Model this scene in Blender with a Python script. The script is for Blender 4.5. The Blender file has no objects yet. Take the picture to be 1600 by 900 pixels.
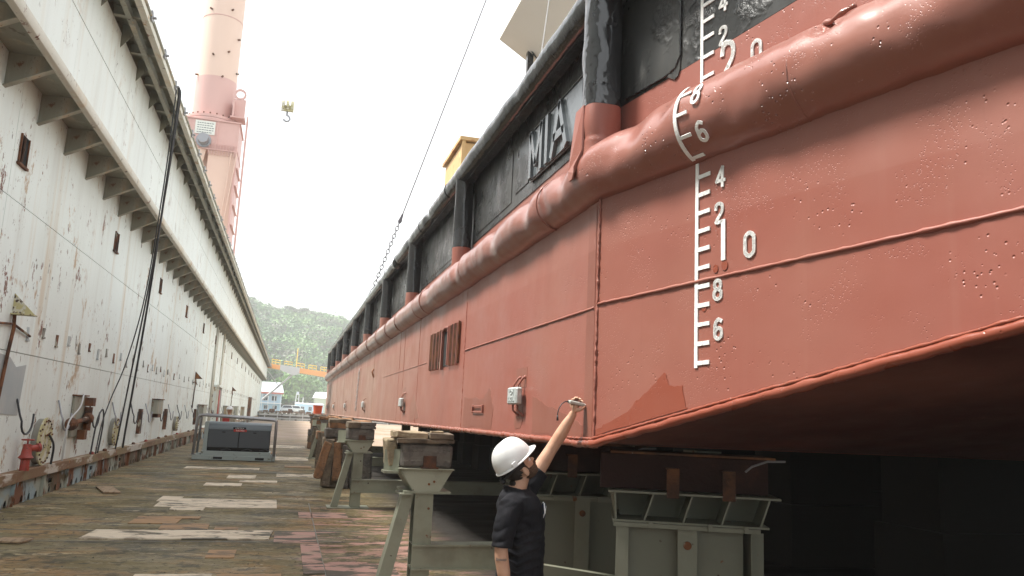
import bpy, bmesh, math, random
from mathutils import Vector, Matrix, noise
R = math.radians
random.seed(7)
scene = bpy.context.scene
COL = scene.collection

# ------------------------------------------------------------------ camera
cam_d = bpy.data.cameras.new("camera")
cam = bpy.data.objects.new("camera", cam_d); COL.objects.link(cam)
cam_d.sensor_width = 36.0
cam_d.lens = 36.0 * 1244.0 / 1600.0
cam_d.clip_start = 0.05; cam_d.clip_end = 6000
YAW, PITCH, ROLL = R(15.25), R(9.35), R(2.6)
fw = Vector((math.sin(YAW)*math.cos(PITCH), math.cos(YAW)*math.cos(PITCH), math.sin(PITCH)))
r0 = Vector((math.cos(YAW), -math.sin(YAW), 0)); u0 = r0.cross(fw)
rr = r0*math.cos(ROLL) + u0*math.sin(ROLL); uu = u0*math.cos(ROLL) - r0*math.sin(ROLL)
M = Matrix((rr, uu, -fw)).transposed().to_4x4(); M.translation = Vector((0, 0, 1.75))
cam.matrix_world = M
scene.camera = cam

# ------------------------------------------------------------------ world, sun, exposure
SUN_EL, SUN_AZ = R(60), R(288)      # azimuth clockwise from +Y : from the left, over the dock wall
w = bpy.data.worlds.new("World"); scene.world = w; w.use_nodes = True
nt = w.node_tree; nt.nodes.clear()
sky = nt.nodes.new('ShaderNodeTexSky'); sky.sky_type = 'NISHITA'; sky.sun_disc = False
sky.sun_elevation = SUN_EL; sky.sun_rotation = SUN_AZ; sky.air_density = 1.5; sky.dust_density = 5.0
mix = nt.nodes.new('ShaderNodeMix'); mix.data_type = 'RGBA'; mix.inputs[0].default_value = 0.88
mix.inputs[7].default_value = (6.9, 7.05, 7.2, 1)     # bright veil of thin cloud
bg = nt.nodes.new('ShaderNodeBackground'); bg.inputs[1].default_value = 0.10
out = nt.nodes.new('ShaderNodeOutputWorld')
nt.links.new(sky.outputs[0], mix.inputs[6]); nt.links.new(mix.outputs[2], bg.inputs[0]); nt.links.new(bg.outputs[0], out.inputs[0])
sun_d = bpy.data.lights.new("sun", 'SUN'); sun_d.energy = 4.6; sun_d.angle = R(12); sun_d.color = (1, .965, .9)
sun = bpy.data.objects.new("sun", sun_d); COL.objects.link(sun)
sd = Vector((math.sin(SUN_AZ)*math.cos(SUN_EL), math.cos(SUN_AZ)*math.cos(SUN_EL), math.sin(SUN_EL)))
sun.rotation_euler = sd.to_track_quat('Z', 'Y').to_euler(); sun.location = (0, 0, 60)
scene.view_settings.view_transform = 'Standard'; scene.view_settings.look = 'None'
scene.view_settings.exposure = 1.2; scene.view_settings.gamma = 1.0
scene.cycles.max_bounces = 8; scene.cycles.volume_bounces = 1

# ------------------------------------------------------------------ materials
def hexc(r, g, b):
    f = lambda c: (c/255/12.92) if c/255 <= .04045 else ((c/255+.055)/1.055)**2.4
    return (f(r), f(g), f(b), 1)

class Mat:
    def __init__(s, name, base, rough=.6, metal=0.0, spec=.5):
        s.m = bpy.data.materials.new(name); s.m.use_nodes = True
        s.t = s.m.node_tree; s.b = s.t.nodes['Principled BSDF']
        s.tc = s.t.nodes.new('ShaderNodeTexCoord')
        c = s.t.nodes.new('ShaderNodeRGB'); c.outputs[0].default_value = (*base[:3], 1)
        s.col = c.outputs[0]; s.r = rough; s.rl = None; s.h = None
        s.b.inputs['Metallic'].default_value = metal; s.b.inputs['Specular IOR Level'].default_value = spec
    def N(s, k, **kw):
        n = s.t.nodes.new(k)
        for a, v in kw.items(): setattr(n, a, v)
        return n
    def coords(s, scale):
        mp = s.N('ShaderNodeMapping'); mp.inputs['Scale'].default_value = scale
        mp.inputs['Location'].default_value = (random.random()*9,)*3
        s.t.links.new(s.tc.outputs['Object'], mp.inputs[0]); return mp.outputs[0]
    def noise(s, scale, detail=5, rough=.6):
        if not isinstance(scale, tuple): scale = (scale,)*3
        n = s.N('ShaderNodeTexNoise'); n.inputs['Scale'].default_value = 1
        n.inputs['Detail'].default_value = detail; n.inputs['Roughness'].default_value = rough
        s.t.links.new(s.coords(scale), n.inputs['Vector']); return n.outputs['Fac']
    def voro(s, scale, feature='F1'):
        if not isinstance(scale, tuple): scale = (scale,)*3
        n = s.N('ShaderNodeTexVoronoi'); n.feature = feature; n.inputs['Scale'].default_value = 1
        s.t.links.new(s.coords(scale), n.inputs['Vector']); return n.outputs[0]
    def ramp(s, f, lo, hi, a=0.0, b=1.0):
        n = s.N('ShaderNodeMapRange'); n.interpolation_type = 'SMOOTHSTEP'
        for i, v in zip((1, 2, 3, 4), (lo, hi, a, b)): n.inputs[i].default_value = v
        s.t.links.new(f, n.inputs[0]); return n.outputs[0]
    def mul(s, a, b, op='MULTIPLY'):
        n = s.N('ShaderNodeMath', operation=op)
        for i, v in enumerate((a, b)):
            if isinstance(v, (int, float)): n.inputs[i].default_value = v
            else: s.t.links.new(v, n.inputs[i])
        return n.outputs[0]
    def axis(s, i):
        n = s.N('ShaderNodeSeparateXYZ'); s.t.links.new(s.tc.outputs['Object'], n.inputs[0]); return n.outputs[i]
    def layer(s, f, c):
        n = s.N('ShaderNodeMix', data_type='RGBA')
        s.t.links.new(f, n.inputs[0]); s.t.links.new(s.col, n.inputs[6]); n.inputs[7].default_value = (*c[:3], 1)
        s.col = n.outputs[2]; return s
    def spots(s, c, scale, lo, hi, detail=5, amt=1.0):
        f = s.ramp(s.noise(scale, detail), lo, hi, 0, amt); s.layer(f, c); return s
    def rough(s, f, a, b):
        s.rl = s.ramp(f, .3, .7, a, b); return s
    def bump(s, f, strength, dist=.01):
        n = s.N('ShaderNodeBump'); n.inputs['Strength'].default_value = strength; n.inputs['Distance'].default_value = dist
        s.t.links.new(f, n.inputs['Height'])
        if s.h: s.t.links.new(s.h, n.inputs['Normal'])
        s.h = n.outputs[0]; return s
    def done(s):
        s.t.links.new(s.col, s.b.inputs['Base Color'])
        if s.rl: s.t.links.new(s.rl, s.b.inputs['Roughness'])
        else: s.b.inputs['Roughness'].default_value = s.r
        if s.h: s.t.links.new(s.h, s.b.inputs['Normal']); s.t.links.new(s.h, s.b.inputs['Coat Normal'])
        return s.m

RUST = (.17, .065, .025); DRUST = (.055, .026, .015); ORUST = (.36, .15, .045)
def white_paint(name, base=(.76, .82, .79), rust=1.0, grime=.3):
    m = Mat(name, base, .55)
    m.spots((.45, .44, .36), (.25, .25, .12), .42, .75, 4, grime)
    m.spots((.46, .45, .40), (3.2, 3.2, .18), .5, .8, 4, grime*1.2)            # run marks
    m.spots((.52, .38, .22), (1.6, 1.6, .10), .57-.03*rust, .75, 5, .8*min(1, rust))        # rust stain runs
    sel = m.ramp(m.noise(.55, 3), .45, .53)
    if rust:
        f = m.mul(m.ramp(m.noise((1.9, 1.9, 1.15), 9, .74), .57, .625), sel); m.layer(m.mul(f, min(1, .85*rust)), (.40, .25, .12))
        f = m.mul(m.ramp(m.noise((2.3, 2.3, 1.4), 9, .76), .592, .615), sel); m.layer(m.mul(f, min(1, rust)), (.17, .062, .028))
        f = m.mul(m.ramp(m.noise((6, 6, 3.4), 7, .75), .625, .645), sel); m.layer(f, DRUST)
        m.spots((.13, .075, .045), (15, 15, 7), .68, .70, 5, .9*min(1, rust))
        m.spots((.13, .10, .07), (1.5, 1.5, 1.0), .66, .68, 9, .9*min(1, rust))
    m.bump(m.noise((.9, .9, .9), 3), .25, .05).bump(m.noise(30, 3), .06, .01)
    return m.done()

M_wall = white_paint('white_dock_paint')
M_wall2 = white_paint('white_dock_paint_upper', (.77, .82, .795), .35, .3)
M_steelw = white_paint('dirty_shaded_white_steel', (.25, .25, .20), .8, .8)  # dirty, and base darkened for the shade beneath ledge and walkway
M_edge = white_paint('rust_edged_white_steel', (.60, .58, .50), 2.2, .5)
m = Mat('seam_dark', (.24, .23, .20), .8); M_seam = m.done()
m = Mat('grey_primer_patch', (.36, .40, .41), .6); m.spots((.42, .44, .43), 2, .4, .7); M_primer = m.done()
m = Mat('rusted_steel', RUST, .85)
m.spots(DRUST, 4, .4, .62).spots(ORUST, (3, 3, 1.4), .56, .7, 6, .8).spots((.42, .40, .32), (5, 2.5, 2), .6, .66, 5, .8)
m.bump(m.noise(25, 6, .7), .6, .01); M_rust = m.done()
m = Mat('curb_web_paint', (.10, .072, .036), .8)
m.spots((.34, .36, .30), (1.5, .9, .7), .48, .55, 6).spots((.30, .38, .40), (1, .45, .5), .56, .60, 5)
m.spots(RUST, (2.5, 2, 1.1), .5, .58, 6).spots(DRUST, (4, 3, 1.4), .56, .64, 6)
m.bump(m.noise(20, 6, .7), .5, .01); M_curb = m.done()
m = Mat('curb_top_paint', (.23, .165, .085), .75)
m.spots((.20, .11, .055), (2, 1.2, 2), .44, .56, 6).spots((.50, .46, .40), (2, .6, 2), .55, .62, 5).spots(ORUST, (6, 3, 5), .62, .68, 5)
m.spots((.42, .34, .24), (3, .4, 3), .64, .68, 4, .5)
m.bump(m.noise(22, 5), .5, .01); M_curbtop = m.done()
m = Mat('red_valve_paint', (.33, .045, .03), .5); m.spots((.15, .04, .02), 30, .55, .65); M_redv = m.done()
m = Mat('black_rubber', (.018, .02, .024), .5); M_rubber = m.done()
m = Mat('dark_void', (.006, .006, .006), .95); M_void = m.done()
m = Mat('yellowish_hatch_paint', (.50, .45, .24), .7); m.spots((.60, .58, .50), 5, .5, .58).spots(DRUST, 11, .57, .62, 6); M_hatch = m.done()

def red_paint(name, base=(.262, .080, .057), pocks=.6, rough=(.34, .52), streak=.5):
    m = Mat(name, base, .45)
    y = m.ramp(m.axis(1), 6, 22)                       # older chalkier paint toward the far end
    m.layer(m.mul(y, .8), (.30, .185, .135))
    m.layer(m.mul(m.ramp(m.axis(2), 2.93, 2.945), .45), (.30, .115, .088))
    m.spots((.285, .122, .088), (.35, .35, .5), .42, .72, 4, .6)
    m.spots((.21, .065, .045), (.8, .8, .25), .52, .8, 4, streak)
    m.spots((.33, .16, .12), (9, 9, .25), .56, .8, 3, .35*streak)
    m.spots((.19, .052, .036), (14, 14, .35), .62, .8, 3, .5*streak)
    m.rough(m.noise(1.3, 4), *rough)
    pk = m.ramp(m.voro(31), .03, .24, -1, 0)
    sel = m.ramp(m.noise(3.4, 6), .50, .68)
    m.bump(m.mul(pk, sel), min(1, pocks), .014*max(1, pocks))
    pk = m.ramp(m.voro(70), .08, .28, -1, 0); m.bump(m.mul(pk, m.ramp(m.noise(3.4, 4), .50, .6)), .6, .004)
    m.bump(m.noise((1.2, 1.2, 1.2), 3), .22, .05).bump(m.noise(60, 3), .05, .004)
    return m.done()
M_hull = red_paint('red_oxide_hull_paint')
M_tube = red_paint('red_oxide_fender_paint', (.25, .084, .062), 1.4, (.30, .5), .5)
_b = M_tube.node_tree.nodes['Principled BSDF']; _b.inputs['Coat Weight'].default_value = .8; _b.inputs['Coat Roughness'].default_value = .22; _b.inputs['Coat IOR'].default_value = 1.6; _b.inputs['Specular IOR Level'].default_value = .2
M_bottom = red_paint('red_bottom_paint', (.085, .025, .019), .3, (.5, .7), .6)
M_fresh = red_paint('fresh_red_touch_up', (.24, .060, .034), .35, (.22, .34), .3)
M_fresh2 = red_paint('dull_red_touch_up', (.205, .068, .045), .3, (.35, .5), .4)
m = Mat('glossy_black_paint', (.016, .017, .019), .15, 0, .8)
m.spots((.04, .043, .047), 3, .5, .7)
m.rough(m.noise(5, 4), .07, .22)
m.bump(m.noise(4, 3), .4, .04).bump(m.noise(16, 4), .22, .008); M_black = m.done()
m = Mat('black_bulwark_paint', (.030, .031, .031), .35)
m.spots((.10, .10, .095), (1.5, 1.5, .6), .45, .8, 4, .7).spots((.16, .16, .15), (9, 9, 2), .58, .8, 4, .5)
m.rough(m.noise(2.2, 4), .22, .5)
m.bump(m.mul(m.noise(34, 4, .7), m.ramp(m.noise(3.2, 3), .50, .62)), .9, .015); M_bulw = m.done()
m = Mat('white_draft_paint', (.80, .80, .78), .5); m.bump(m.noise(70, 3), .7, .006).spots((.5, .35, .3), 60, .70, .74); M_mark = m.done()
m = Mat('nameplate_paint', (.11, .125, .135), .2, 0, .8); m.bump(m.noise(18, 3), .3, .01); M_plate = m.done()
m = Mat('weld_bead', (.30, .09, .06), .4); m.bump(m.noise(50, 3), .8, .008); M_weld = m.done()
m = Mat('zinc_anode', (.42, .45, .44), .5, .3); m.spots((.55, .57, .56), 9, .5, .6); m.bump(m.noise(26, 3), .3, .006); M_zinc = m.done()

m = Mat('dock_floor_paint', (.155, .118, .050), .7)
m.spots((.20, .165, .085), (.9, 1.1, 1), .42, .60, 8, .9)
m.spots((.080, .070, .043), (.7, .8, 1), .50, .62, 9, .85)
m.spots((.34, .20, .085), (.6, 1.0, 1), .52, .64, 9, .7)
m.spots((.42, .335, .21), (1.1, 3.0, 1), .585, .65, 9, .8)
m.spots((.50, .43, .33), (1.8, 6, 1), .64, .67, 8, .8)
m.spots((.050, .044, .030), (2.6, 4, 1), .54, .60, 9, .75)
m.spots((.26, .21, .13), (9, 12, 1), .55, .62, 6, .6).spots((.05, .043, .028), (11, 14, 1), .56, .62, 6, .7)
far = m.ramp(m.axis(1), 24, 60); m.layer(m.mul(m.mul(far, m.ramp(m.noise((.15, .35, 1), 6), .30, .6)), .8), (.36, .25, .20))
px_ = m.mul(m.ramp(m.axis(0), .25, .6), m.ramp(m.axis(1), 16.0, 14.5))
m.layer(m.mul(px_, m.ramp(m.noise((1.4, 4, 1), 9, .72), .535, .565)), (.44, .25, .205))
m.layer(m.mul(m.ramp(m.axis(1), 11.8, 9.5), m.mul(m.ramp(m.axis(0), .2, .4), m.ramp(m.noise((1.8, 3.4, 1), 8, .7), .51, .55))), (.46, .26, .21))
m.layer(m.mul(m.ramp(m.axis(0), 1.5, 2.6), m.ramp(m.axis(1), 44, 40)), (.020, .017, .014))       # floor colour blackened to carry the shade under the barge
m.rough(m.noise((.5, 1.5, 1), 5), .55, .92); m.b.inputs['Specular IOR Level'].default_value = .28
m.bump(m.noise((8, 12, 8), 7, .7), .45, .02).bump(m.noise((1, 2, 1), 4), .3, .04); M_floor = m.done()
def plate_mat(name, c, c2, amt=.5):
    m = Mat(name, c, .75)
    m.spots(c2, (1.5, 5, 1), .5, .62, 6, .8).spots((.075, .065, .042), (1.5, 4, 1), .60-.12*amt, .63-.1*amt, 9, .95).spots((.14, .10, .06), (2.5, 4, 1), .52, .64, 8, .7)
    m.bump(m.noise((20, 30, 8), 5), .3, .01); return m.done()
M_pl_pale = plate_mat('pale_floor_plate', (.66, .56, .43), (.52, .43, .31), .22)
M_pl_pale2 = plate_mat('worn_floor_plate', (.66, .56, .43), (.50, .41, .29), .55)
M_pl_or = plate_mat('rusty_floor_plate', (.36, .21, .10), (.25, .16, .09), .6)
M_pl_pink = plate_mat('pink_floor_plate', (.46, .26, .21), (.38, .26, .19), .7)
m = Mat('loose_board_wood', (.34, .24, .15), .8); m.spots((.22, .15, .09), (20, 3, 3), .5, .6); M_board = m.done()

def stand_paint(name, base):
    m = Mat(name, base, .6); m.spots((.17, .165, .12), 2, .45, .7, 4, .7).spots(RUST, 7, .66, .70, 6).spots(DRUST, 13, .68, .71, 5)
    m.bump(m.noise(14, 4), .15, .01); return m.done()
M_stand = stand_paint('grey_green_stand_paint', (.29, .30, .225))
M_cr = stand_paint('dirty_olive_cradle_paint', (.15, .155, .115)); M_cr2 = stand_paint('dirty_olive_cradle_paint_pale', (.20, .205, .155))
M_bear = Mat('dark_maroon_steel', (.036, .017, .014), .75, 0, .15); M_bear.spots((.07, .03, .02), 4, .5, .7); M_bear.bump(M_bear.noise(20, 4), .5, .01); M_bear = M_bear.done()
M_kb = Mat('shade_black_block', (.02, .018, .015), .9).done()  # near-black over concrete and timber alike: under-hull shade put into the colour
M_stand2 = stand_paint('grey_green_stand_paint_pale', (.37, .38, .29))
def wood(name, a, b, c):
    m = Mat(name, a, .85)
    m.spots(b, (9, 2.2, 9), .42, .62, 6).spots(c, (3, 16, 16), .6, .68, 5, .8).spots((.03, .02, .015), (5, 40, 40), .66, .70, 3)
    m.spots((.05, .038, .028), 2.2, .5, .72, 4, .6)
    m.bump(m.noise((5, 30, 30), 5), .7, .012).bump(m.noise(6, 4), .4, .03); return m.done()
M_wood = wood('weathered_timber', (.20, .155, .105), (.13, .10, .07), (.30, .25, .18))
M_wood2 = wood('grey_timber', (.15, .135, .115), (.09, .08, .07), (.24, .22, .19))
M_wood3 = wood('orange_timber', (.30, .155, .075), (.20, .11, .06), (.38, .24, .13))
M_wood4 = wood('pale_timber', (.38, .30, .19), (.29, .22, .14), (.46, .38, .26))
m = Mat('crane_peach_paint', (.74, .53, .43), .5); m.spots((.70, .48, .39), (.3, .3, .15), .45, .7); M_peach = m.done()
m = Mat('crane_pink_paint', (.63, .38, .34), .5); m.spots((.57, .32, .28), (.6, .6, .3), .45, .7); M_pinkc = m.done()
m = Mat('sign_white', (.72, .72, .66), .5); M_signw = m.done()
m = Mat('dark_print', (.12, .13, .14), .6); M_print = m.done()
m = Mat('grey_cap', (.30, .30, .32), .4, .5); M_greycap = m.done()
m = Mat('welder_charcoal', (.060, .070, .082), .45); m.bump(m.noise(60, 2), .1, .003); M_wchar = m.done()
m = Mat('welder_hood', (.14, .17, .19), .4); M_whood = m.done()
m = Mat('welder_grey', (.33, .38, .37), .5); m.spots((.18, .17, .13), 5, .58, .7); M_wgrey = m.done()
m = Mat('galvanised_pipe', (.30, .30, .31), .4, .4); m.spots((.2, .16, .13), 8, .6, .7); M_galv = m.done()
m = Mat('label_red', (.45, .04, .03), .5); M_lred = m.done()
m = Mat('orange_plastic', (.75, .11, .03), .4); M_orange = m.done()
m = Mat('gantry_orange', (.80, .36, .11), .5); M_gor = m.done()
m = Mat('gantry_yellow', (.75, .55, .10), .5); M_gye = m.done()
m = Mat('pale_grey_paint', (.5, .5, .5), .5); M_pgrey = m.done()
m = Mat('deck_orange_box', (.62, .40, .18), .6); m.spots((.45, .2, .08), 3, .55, .65).spots((.7, .5, .25), 5, .55, .7); M_obox = m.done()
m = Mat('beige_sheet', (.76, .70, .64), .6); M_beige = m.done()
m = Mat('blue_wall', (.42, .60, .72), .6); M_bluew = m.done()
m = Mat('white_wall', (.70, .72, .72), .6); M_whitew = m.done()
m = Mat('red_roof', (.45, .16, .13), .6); M_redroof = m.done()
m = Mat('grey_roof', (.42, .46, .50), .6); M_groof = m.done()
m = Mat('window_glass', (.05, .07, .09), .15); M_glass = m.done()
m = Mat('green_wall', (.40, .45, .33), .6); M_greenw = m.done()
m = Mat('sea_water', (.05, .08, .08), .12); m.bump(m.noise((.5, .5, 1), 4), .4, .2); M_water = m.done()
m = Mat('hill_soil', (.07, .09, .04), .9); m.spots((.13, .12, .07), .05, .5, .6); M_soil = m.done()
m = Mat('quay_concrete', (.32, .31, .28), .8); m.spots((.22, .2, .17), 1, .5, .6); M_conc = m.done()
def leaf(name, a, b):
    m = Mat(name, a, .6)
    m.spots(b, .12, .4, .6, 3).spots((a[0]*.6, a[1]*.6, a[2]*.6), .5, .5, .7, 3)
    m.b.inputs['Subsurface Weight'].default_value = 0
    return m.done()
M_leaf1 = leaf('leaf_mid_green', (.045, .125, .028), (.07, .16, .035))
M_leaf2 = leaf('leaf_grey_green', (.060, .085, .045), (.08, .085, .05))
M_leaf3 = leaf('leaf_bright_green', (.085, .19, .035), (.11, .21, .04))
m = Mat('bark', (.12, .09, .07), .9); M_bark = m.done()

# ------------------------------------------------------------------ mesh helpers
class MB:
    def __init__(s): s.v = []; s.f = []; s.mi = []; s.cur = 0
    def add(s, vs, fs):
        o = len(s.v); s.v += [Vector(v) for v in vs]
        for f in fs: s.f.append([i+o for i in f]); s.mi.append(s.cur)
        return s
    def box(s, x0, x1, y0, y1, z0, z1, rot=None, piv=None, jit=0):
        vs = [Vector((x, y, z)) for x in (x0, x1) for y in (y0, y1) for z in (z0, z1)]
        if jit: vs = [v+Vector((random.uniform(-jit, jit), random.uniform(-jit, jit), random.uniform(-jit, jit))) for v in vs]
        if rot is not None:
            p = Vector(piv) if piv is not None else Vector(((x0+x1)/2, (y0+y1)/2, (z0+z1)/2))
            vs = [rot @ (v-p) + p for v in vs]
        return s.add(vs, [(0, 1, 3, 2), (4, 6, 7, 5), (0, 4, 5, 1), (2, 3, 7, 6), (0, 2, 6, 4), (1, 5, 7, 3)])
    def hexa(s, b, t):   # 4 bottom + 4 top points
        return s.add(list(b)+list(t), [(3, 2, 1, 0), (4, 5, 6, 7), (0, 1, 5, 4), (1, 2, 6, 5), (2, 3, 7, 6), (3, 0, 4, 7)])
    def prism(s, poly, d):   # planar polygon extruded by vector d
        n = len(poly); d = Vector(d); p = [Vector(q) for q in poly]
        return s.add(p+[q+d for q in p], [list(range(n))[::-1], [i+n for i in range(n)]]+[(i, (i+1) % n, (i+1) % n+n, i+n) for i in range(n)])
    def tube(s, pts, r, n=8, cap=True, ell=None):
        pts = [Vector(p) for p in pts]; rs = r if isinstance(r, (list, tuple)) else [r]*len(pts)
        prev = None; rings = []
        for i, p in enumerate(pts):
            d = (pts[min(i+1, len(pts)-1)]-pts[max(i-1, 0)]).normalized()
            if prev is None:
                a = d.cross(Vector((0, 0, 1)));
                if a.length < .05: a = d.cross(Vector((0, 1, 0)))
                a.normalize()
            else:
                a = (prev - d*prev.dot(d)).normalized()
            prev = a; b = d.cross(a)
            e = ell if ell else 1.0
            rings.append([p + a*math.cos(2*math.pi*k/n)*rs[i] + b*math.sin(2*math.pi*k/n)*rs[i]*e for k in range(n)])
        vs = [v for rg in rings for v in rg]; fs = []
        for i in range(len(pts)-1):
            for k in range(n):
                fs.append((i*n+k, i*n+(k+1) % n, (i+1)*n+(k+1) % n, (i+1)*n+k))
        if cap: fs += [list(range(n))[::-1], [(len(pts)-1)*n+k for k in range(n)]]
        return s.add(vs, fs)
    def ball(s, c, r, n=10, m=7):
        c = Vector(c); rx = r if isinstance(r, (tuple, list)) else (r, r, r); vs = []; fs = []
        for i in range(m+1):
            t = math.pi*i/m
            for k in range(n):
                p = 2*math.pi*k/n; vs.append(c+Vector((rx[0]*math.sin(t)*math.cos(p), rx[1]*math.sin(t)*math.sin(p), rx[2]*math.cos(t))))
        for i in range(m):
            for k in range(n): fs.append((i*n+k, (i+1)*n+k, (i+1)*n+(k+1) % n, i*n+(k+1) % n))
        return s.add(vs, fs)

def setp(o, label=None, cat=None, group=None, kind=None):
    if label: o['label'] = label
    if cat: o['category'] = cat
    if group: o['group'] = group
    if kind: o['kind'] = kind
    return o
def empty(name, loc, label=None, cat=None, group=None):
    o = bpy.data.objects.new(name, None); COL.objects.link(o); o.location = loc; o.empty_display_size = .2
    return setp(o, label, cat, group)
def build(mb, name, mat, parent=None, smooth=False, bevel=0, label=None, cat=None, group=None, kind=None, origin=None, clean=False):
    me = bpy.data.meshes.new(name)
    off = Vector((0, 0, 0))
    if origin is not None: off = Vector(origin)
    me.from_pydata([tuple(v-off) for v in mb.v], [], mb.f); me.update()
    mats = mat if isinstance(mat, (list, tuple)) else [mat]
    for q in mats: me.materials.append(q)
    if len(mats) > 1:
        for p, i in zip(me.polygons, mb.mi): p.material_index = i
    bm = bmesh.new(); bm.from_mesh(me)
    if clean: bmesh.ops.remove_doubles(bm, verts=bm.verts, dist=1e-5)
    bmesh.ops.recalc_face_normals(bm, faces=bm.faces)
    if bevel:
        es = [e for e in bm.edges if len(e.link_faces) == 2 and e.calc_face_angle(0) > .5]
        bmesh.ops.bevel(bm, geom=es, offset=bevel, segments=1, affect='EDGES', profile=.5, clamp_overlap=True)
    bm.to_mesh(me); bm.free()
    if smooth:
        for p in me.polygons: p.use_smooth = True
        if smooth != 'all':
            try: me.set_sharp_from_angle(angle=R(40))
            except Exception: pass
    o = bpy.data.objects.new(name, me); COL.objects.link(o)
    o.location = off
    if parent is not None:
        o.parent = parent; o.location = off - abs_loc(parent)
    return setp(o, label, cat, group, kind)
def abs_loc(o):
    l = Vector(o.location)
    while o.parent: o = o.parent; l += Vector(o.location)
    return l
def copy_tree(o, parent=None, delta=(0, 0, 0)):
    c = o.copy(); COL.objects.link(c)
    c.parent = parent
    c.location = Vector(o.location)+Vector(delta)
    for ch in list(o.children):
        copy_tree(ch, c)
    return c
def rotz(a): return Matrix.Rotation(a, 3, 'Z')
def roty(a): return Matrix.Rotation(a, 3, 'Y')
def rotx(a): return Matrix.Rotation(a, 3, 'X')
def fbm(p, s=1.0): return noise.fractal(Vector(p)*s, 1.0, 2.0, 4)

# ------------------------------------------------------------------ the setting
sea = MB(); sea.add([(-950, -650, -2.6), (950, -650, -2.6), (950, 950, -2.6), (-950, 950, -2.6)], [(0, 1, 2, 3)])
build(sea, 'water', M_water, kind='structure')
fl = MB(); fl.box(-6.2, 22.5, -45, 130.5, -1.2, 0)
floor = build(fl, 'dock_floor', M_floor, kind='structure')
def plate_t(): return .006+.0035*(plate.k % 4)
def plate(x0, x1, y0, y1, mat, skew=0, t=.008, rag=0):
    mb = MB(); n = 7
    t = plate_t(); top = [(x0+(x1-x0)*i/n + 0, y1+random.uniform(-rag, rag)) for i in range(n+1)]
    bot = [(x0+(x1-x0)*i/n + skew, y0+random.uniform(-rag, rag)) for i in range(n+1)]
    vs = [(x, y, t) for x, y in bot]+[(x, y, t) for x, y in top]+[(x, y, -.01) for x, y in bot]+[(x, y, -.01) for x, y in top]
    N = n+1; fs = []
    for i in range(n):
        fs += [(i, i+1, N+i+1, N+i), (2*N+i, 2*N+i+1, i+1, i), (N+i, N+i+1, 3*N+i+1, 3*N+i)]
    fs += [(0, N, 3*N, 2*N), (n, 2*N+n, 3*N+n, N+n)]
    plate.k += 1
    mb.add(vs, fs); return build(mb, 'floor_plate', mat, floor)
plate.k = 0
for a in [(-2.06, -.03, 15.15, 16.5, M_pl_pale, .02), (-2.12, -1.75, 16.0, 16.85, M_pl_pale, 0), (-1.74, -1.2, 14.68, 15.2, M_pl_pale, 0),
          (-2.35, -.03, 11.55, 12.35, M_pl_pale2, -.05), (-.01, .55, 11.32, 12.28, M_pl_pink, 0), (-2.06, -1.4, 13.05, 13.85, M_pl_or, -.02),
          (-1.5, -1.15, 13.6, 13.85, M_pl_or, 0), (-1.6, -.95, 12.42, 13.0, M_pl_or, .02), (-.85, -.52, 12.5, 12.75, M_pl_or, 0),
          (-1.62, -.83, 19.2, 19.9, M_pl_pale, 0), (-.92, -.06, 20.2, 20.75, M_pl_pale, 0), (-1.27, -.6, 21.2, 22.2, M_pl_pale, 0),
          (-.1, .98, 22.1, 23.1, M_pl_pale2, 0), (-.76, -.44, 10.2, 10.75, M_pl_or, 0), (.33, .56, 9.2, 11.2, M_pl_pink, 0),
          (.57, 1.35, 8.9, 9.75, M_pl_pink, 0), (.35, 1.15, 13.9, 14.6, M_pl_pink, 0), (-1.35, -.6, 8.6, 9.25, M_pl_pale2, 0), (-.55, .1, 8.8, 9.2, M_pl_or, 0),
          (-2.6, -1.5, 7.9, 8.5, M_pl_or, 0), (-2.6, -.6, 24.2, 25, M_pl_pale2, 0), (-.3, .9, 29, 31, M_pl_pale2, 0), (-2.2, -.2, 33, 34.5, M_pl_or, 0),
          (.1, .9, 25.6, 26.3, M_pl_or, 0), (-.6, 1.0, 38, 41, M_pl_pale2, 0)]:
    plate(a[0], a[1], a[2], a[3], a[4], a[5], rag=.012)
# seams between the deck strakes, raised weld lines in the floor
for y in (11.42, 12.36, 23.2, 27.6, 32, 42):
    mb = MB(); mb.box(-4.0, 1.2, y-.008, y+.008, -.005, .006); build(mb, 'deck_seam', M_seam, floor)
mb = MB(); mb.box(.555, .57, 7, 16, -.005, .006); build(mb, 'deck_seam', M_seam, floor)
# two loose boards on the floor
mb = MB(); mb.box(-3.40, -3.10, 17.1, 18.3, .01, .035, rotz(R(18)))
build(mb, 'loose_board', M_board, label='small bare plank lying alone on the floor beside the rusty curb', cat='board', origin=(-3.25, 17.7, 0))
mb = MB(); mb.box(-3.25, -2.9, 11.2, 11.5, .01, .03, rotz(R(-10)))
build(mb, 'loose_board', M_board, label='pale scrap of board at the lower left edge of the dock floor', cat='board', origin=(-3.1, 11.3, 0))
# grit and scale scattered on the floor: nobody could count it
gr = MB()
for i in range(1100):
    x = random.uniform(-3.9, 1.3); y = 7+30*random.random()**1.7; s = random.uniform(.004, .014)
    if random.random() < .25: x = -3.95+abs(random.gauss(0, .18))
    gr.add([(x-s, y-s, .004), (x+s, y-s*.6, .004), (x+s*.3, y+s, .004), (x, y, .004+s*random.uniform(.4, 1))], [(0, 1, 3), (1, 2, 3), (2, 0, 3)])
build(gr, 'floor_debris', M_wood2, kind='stuff')

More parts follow.
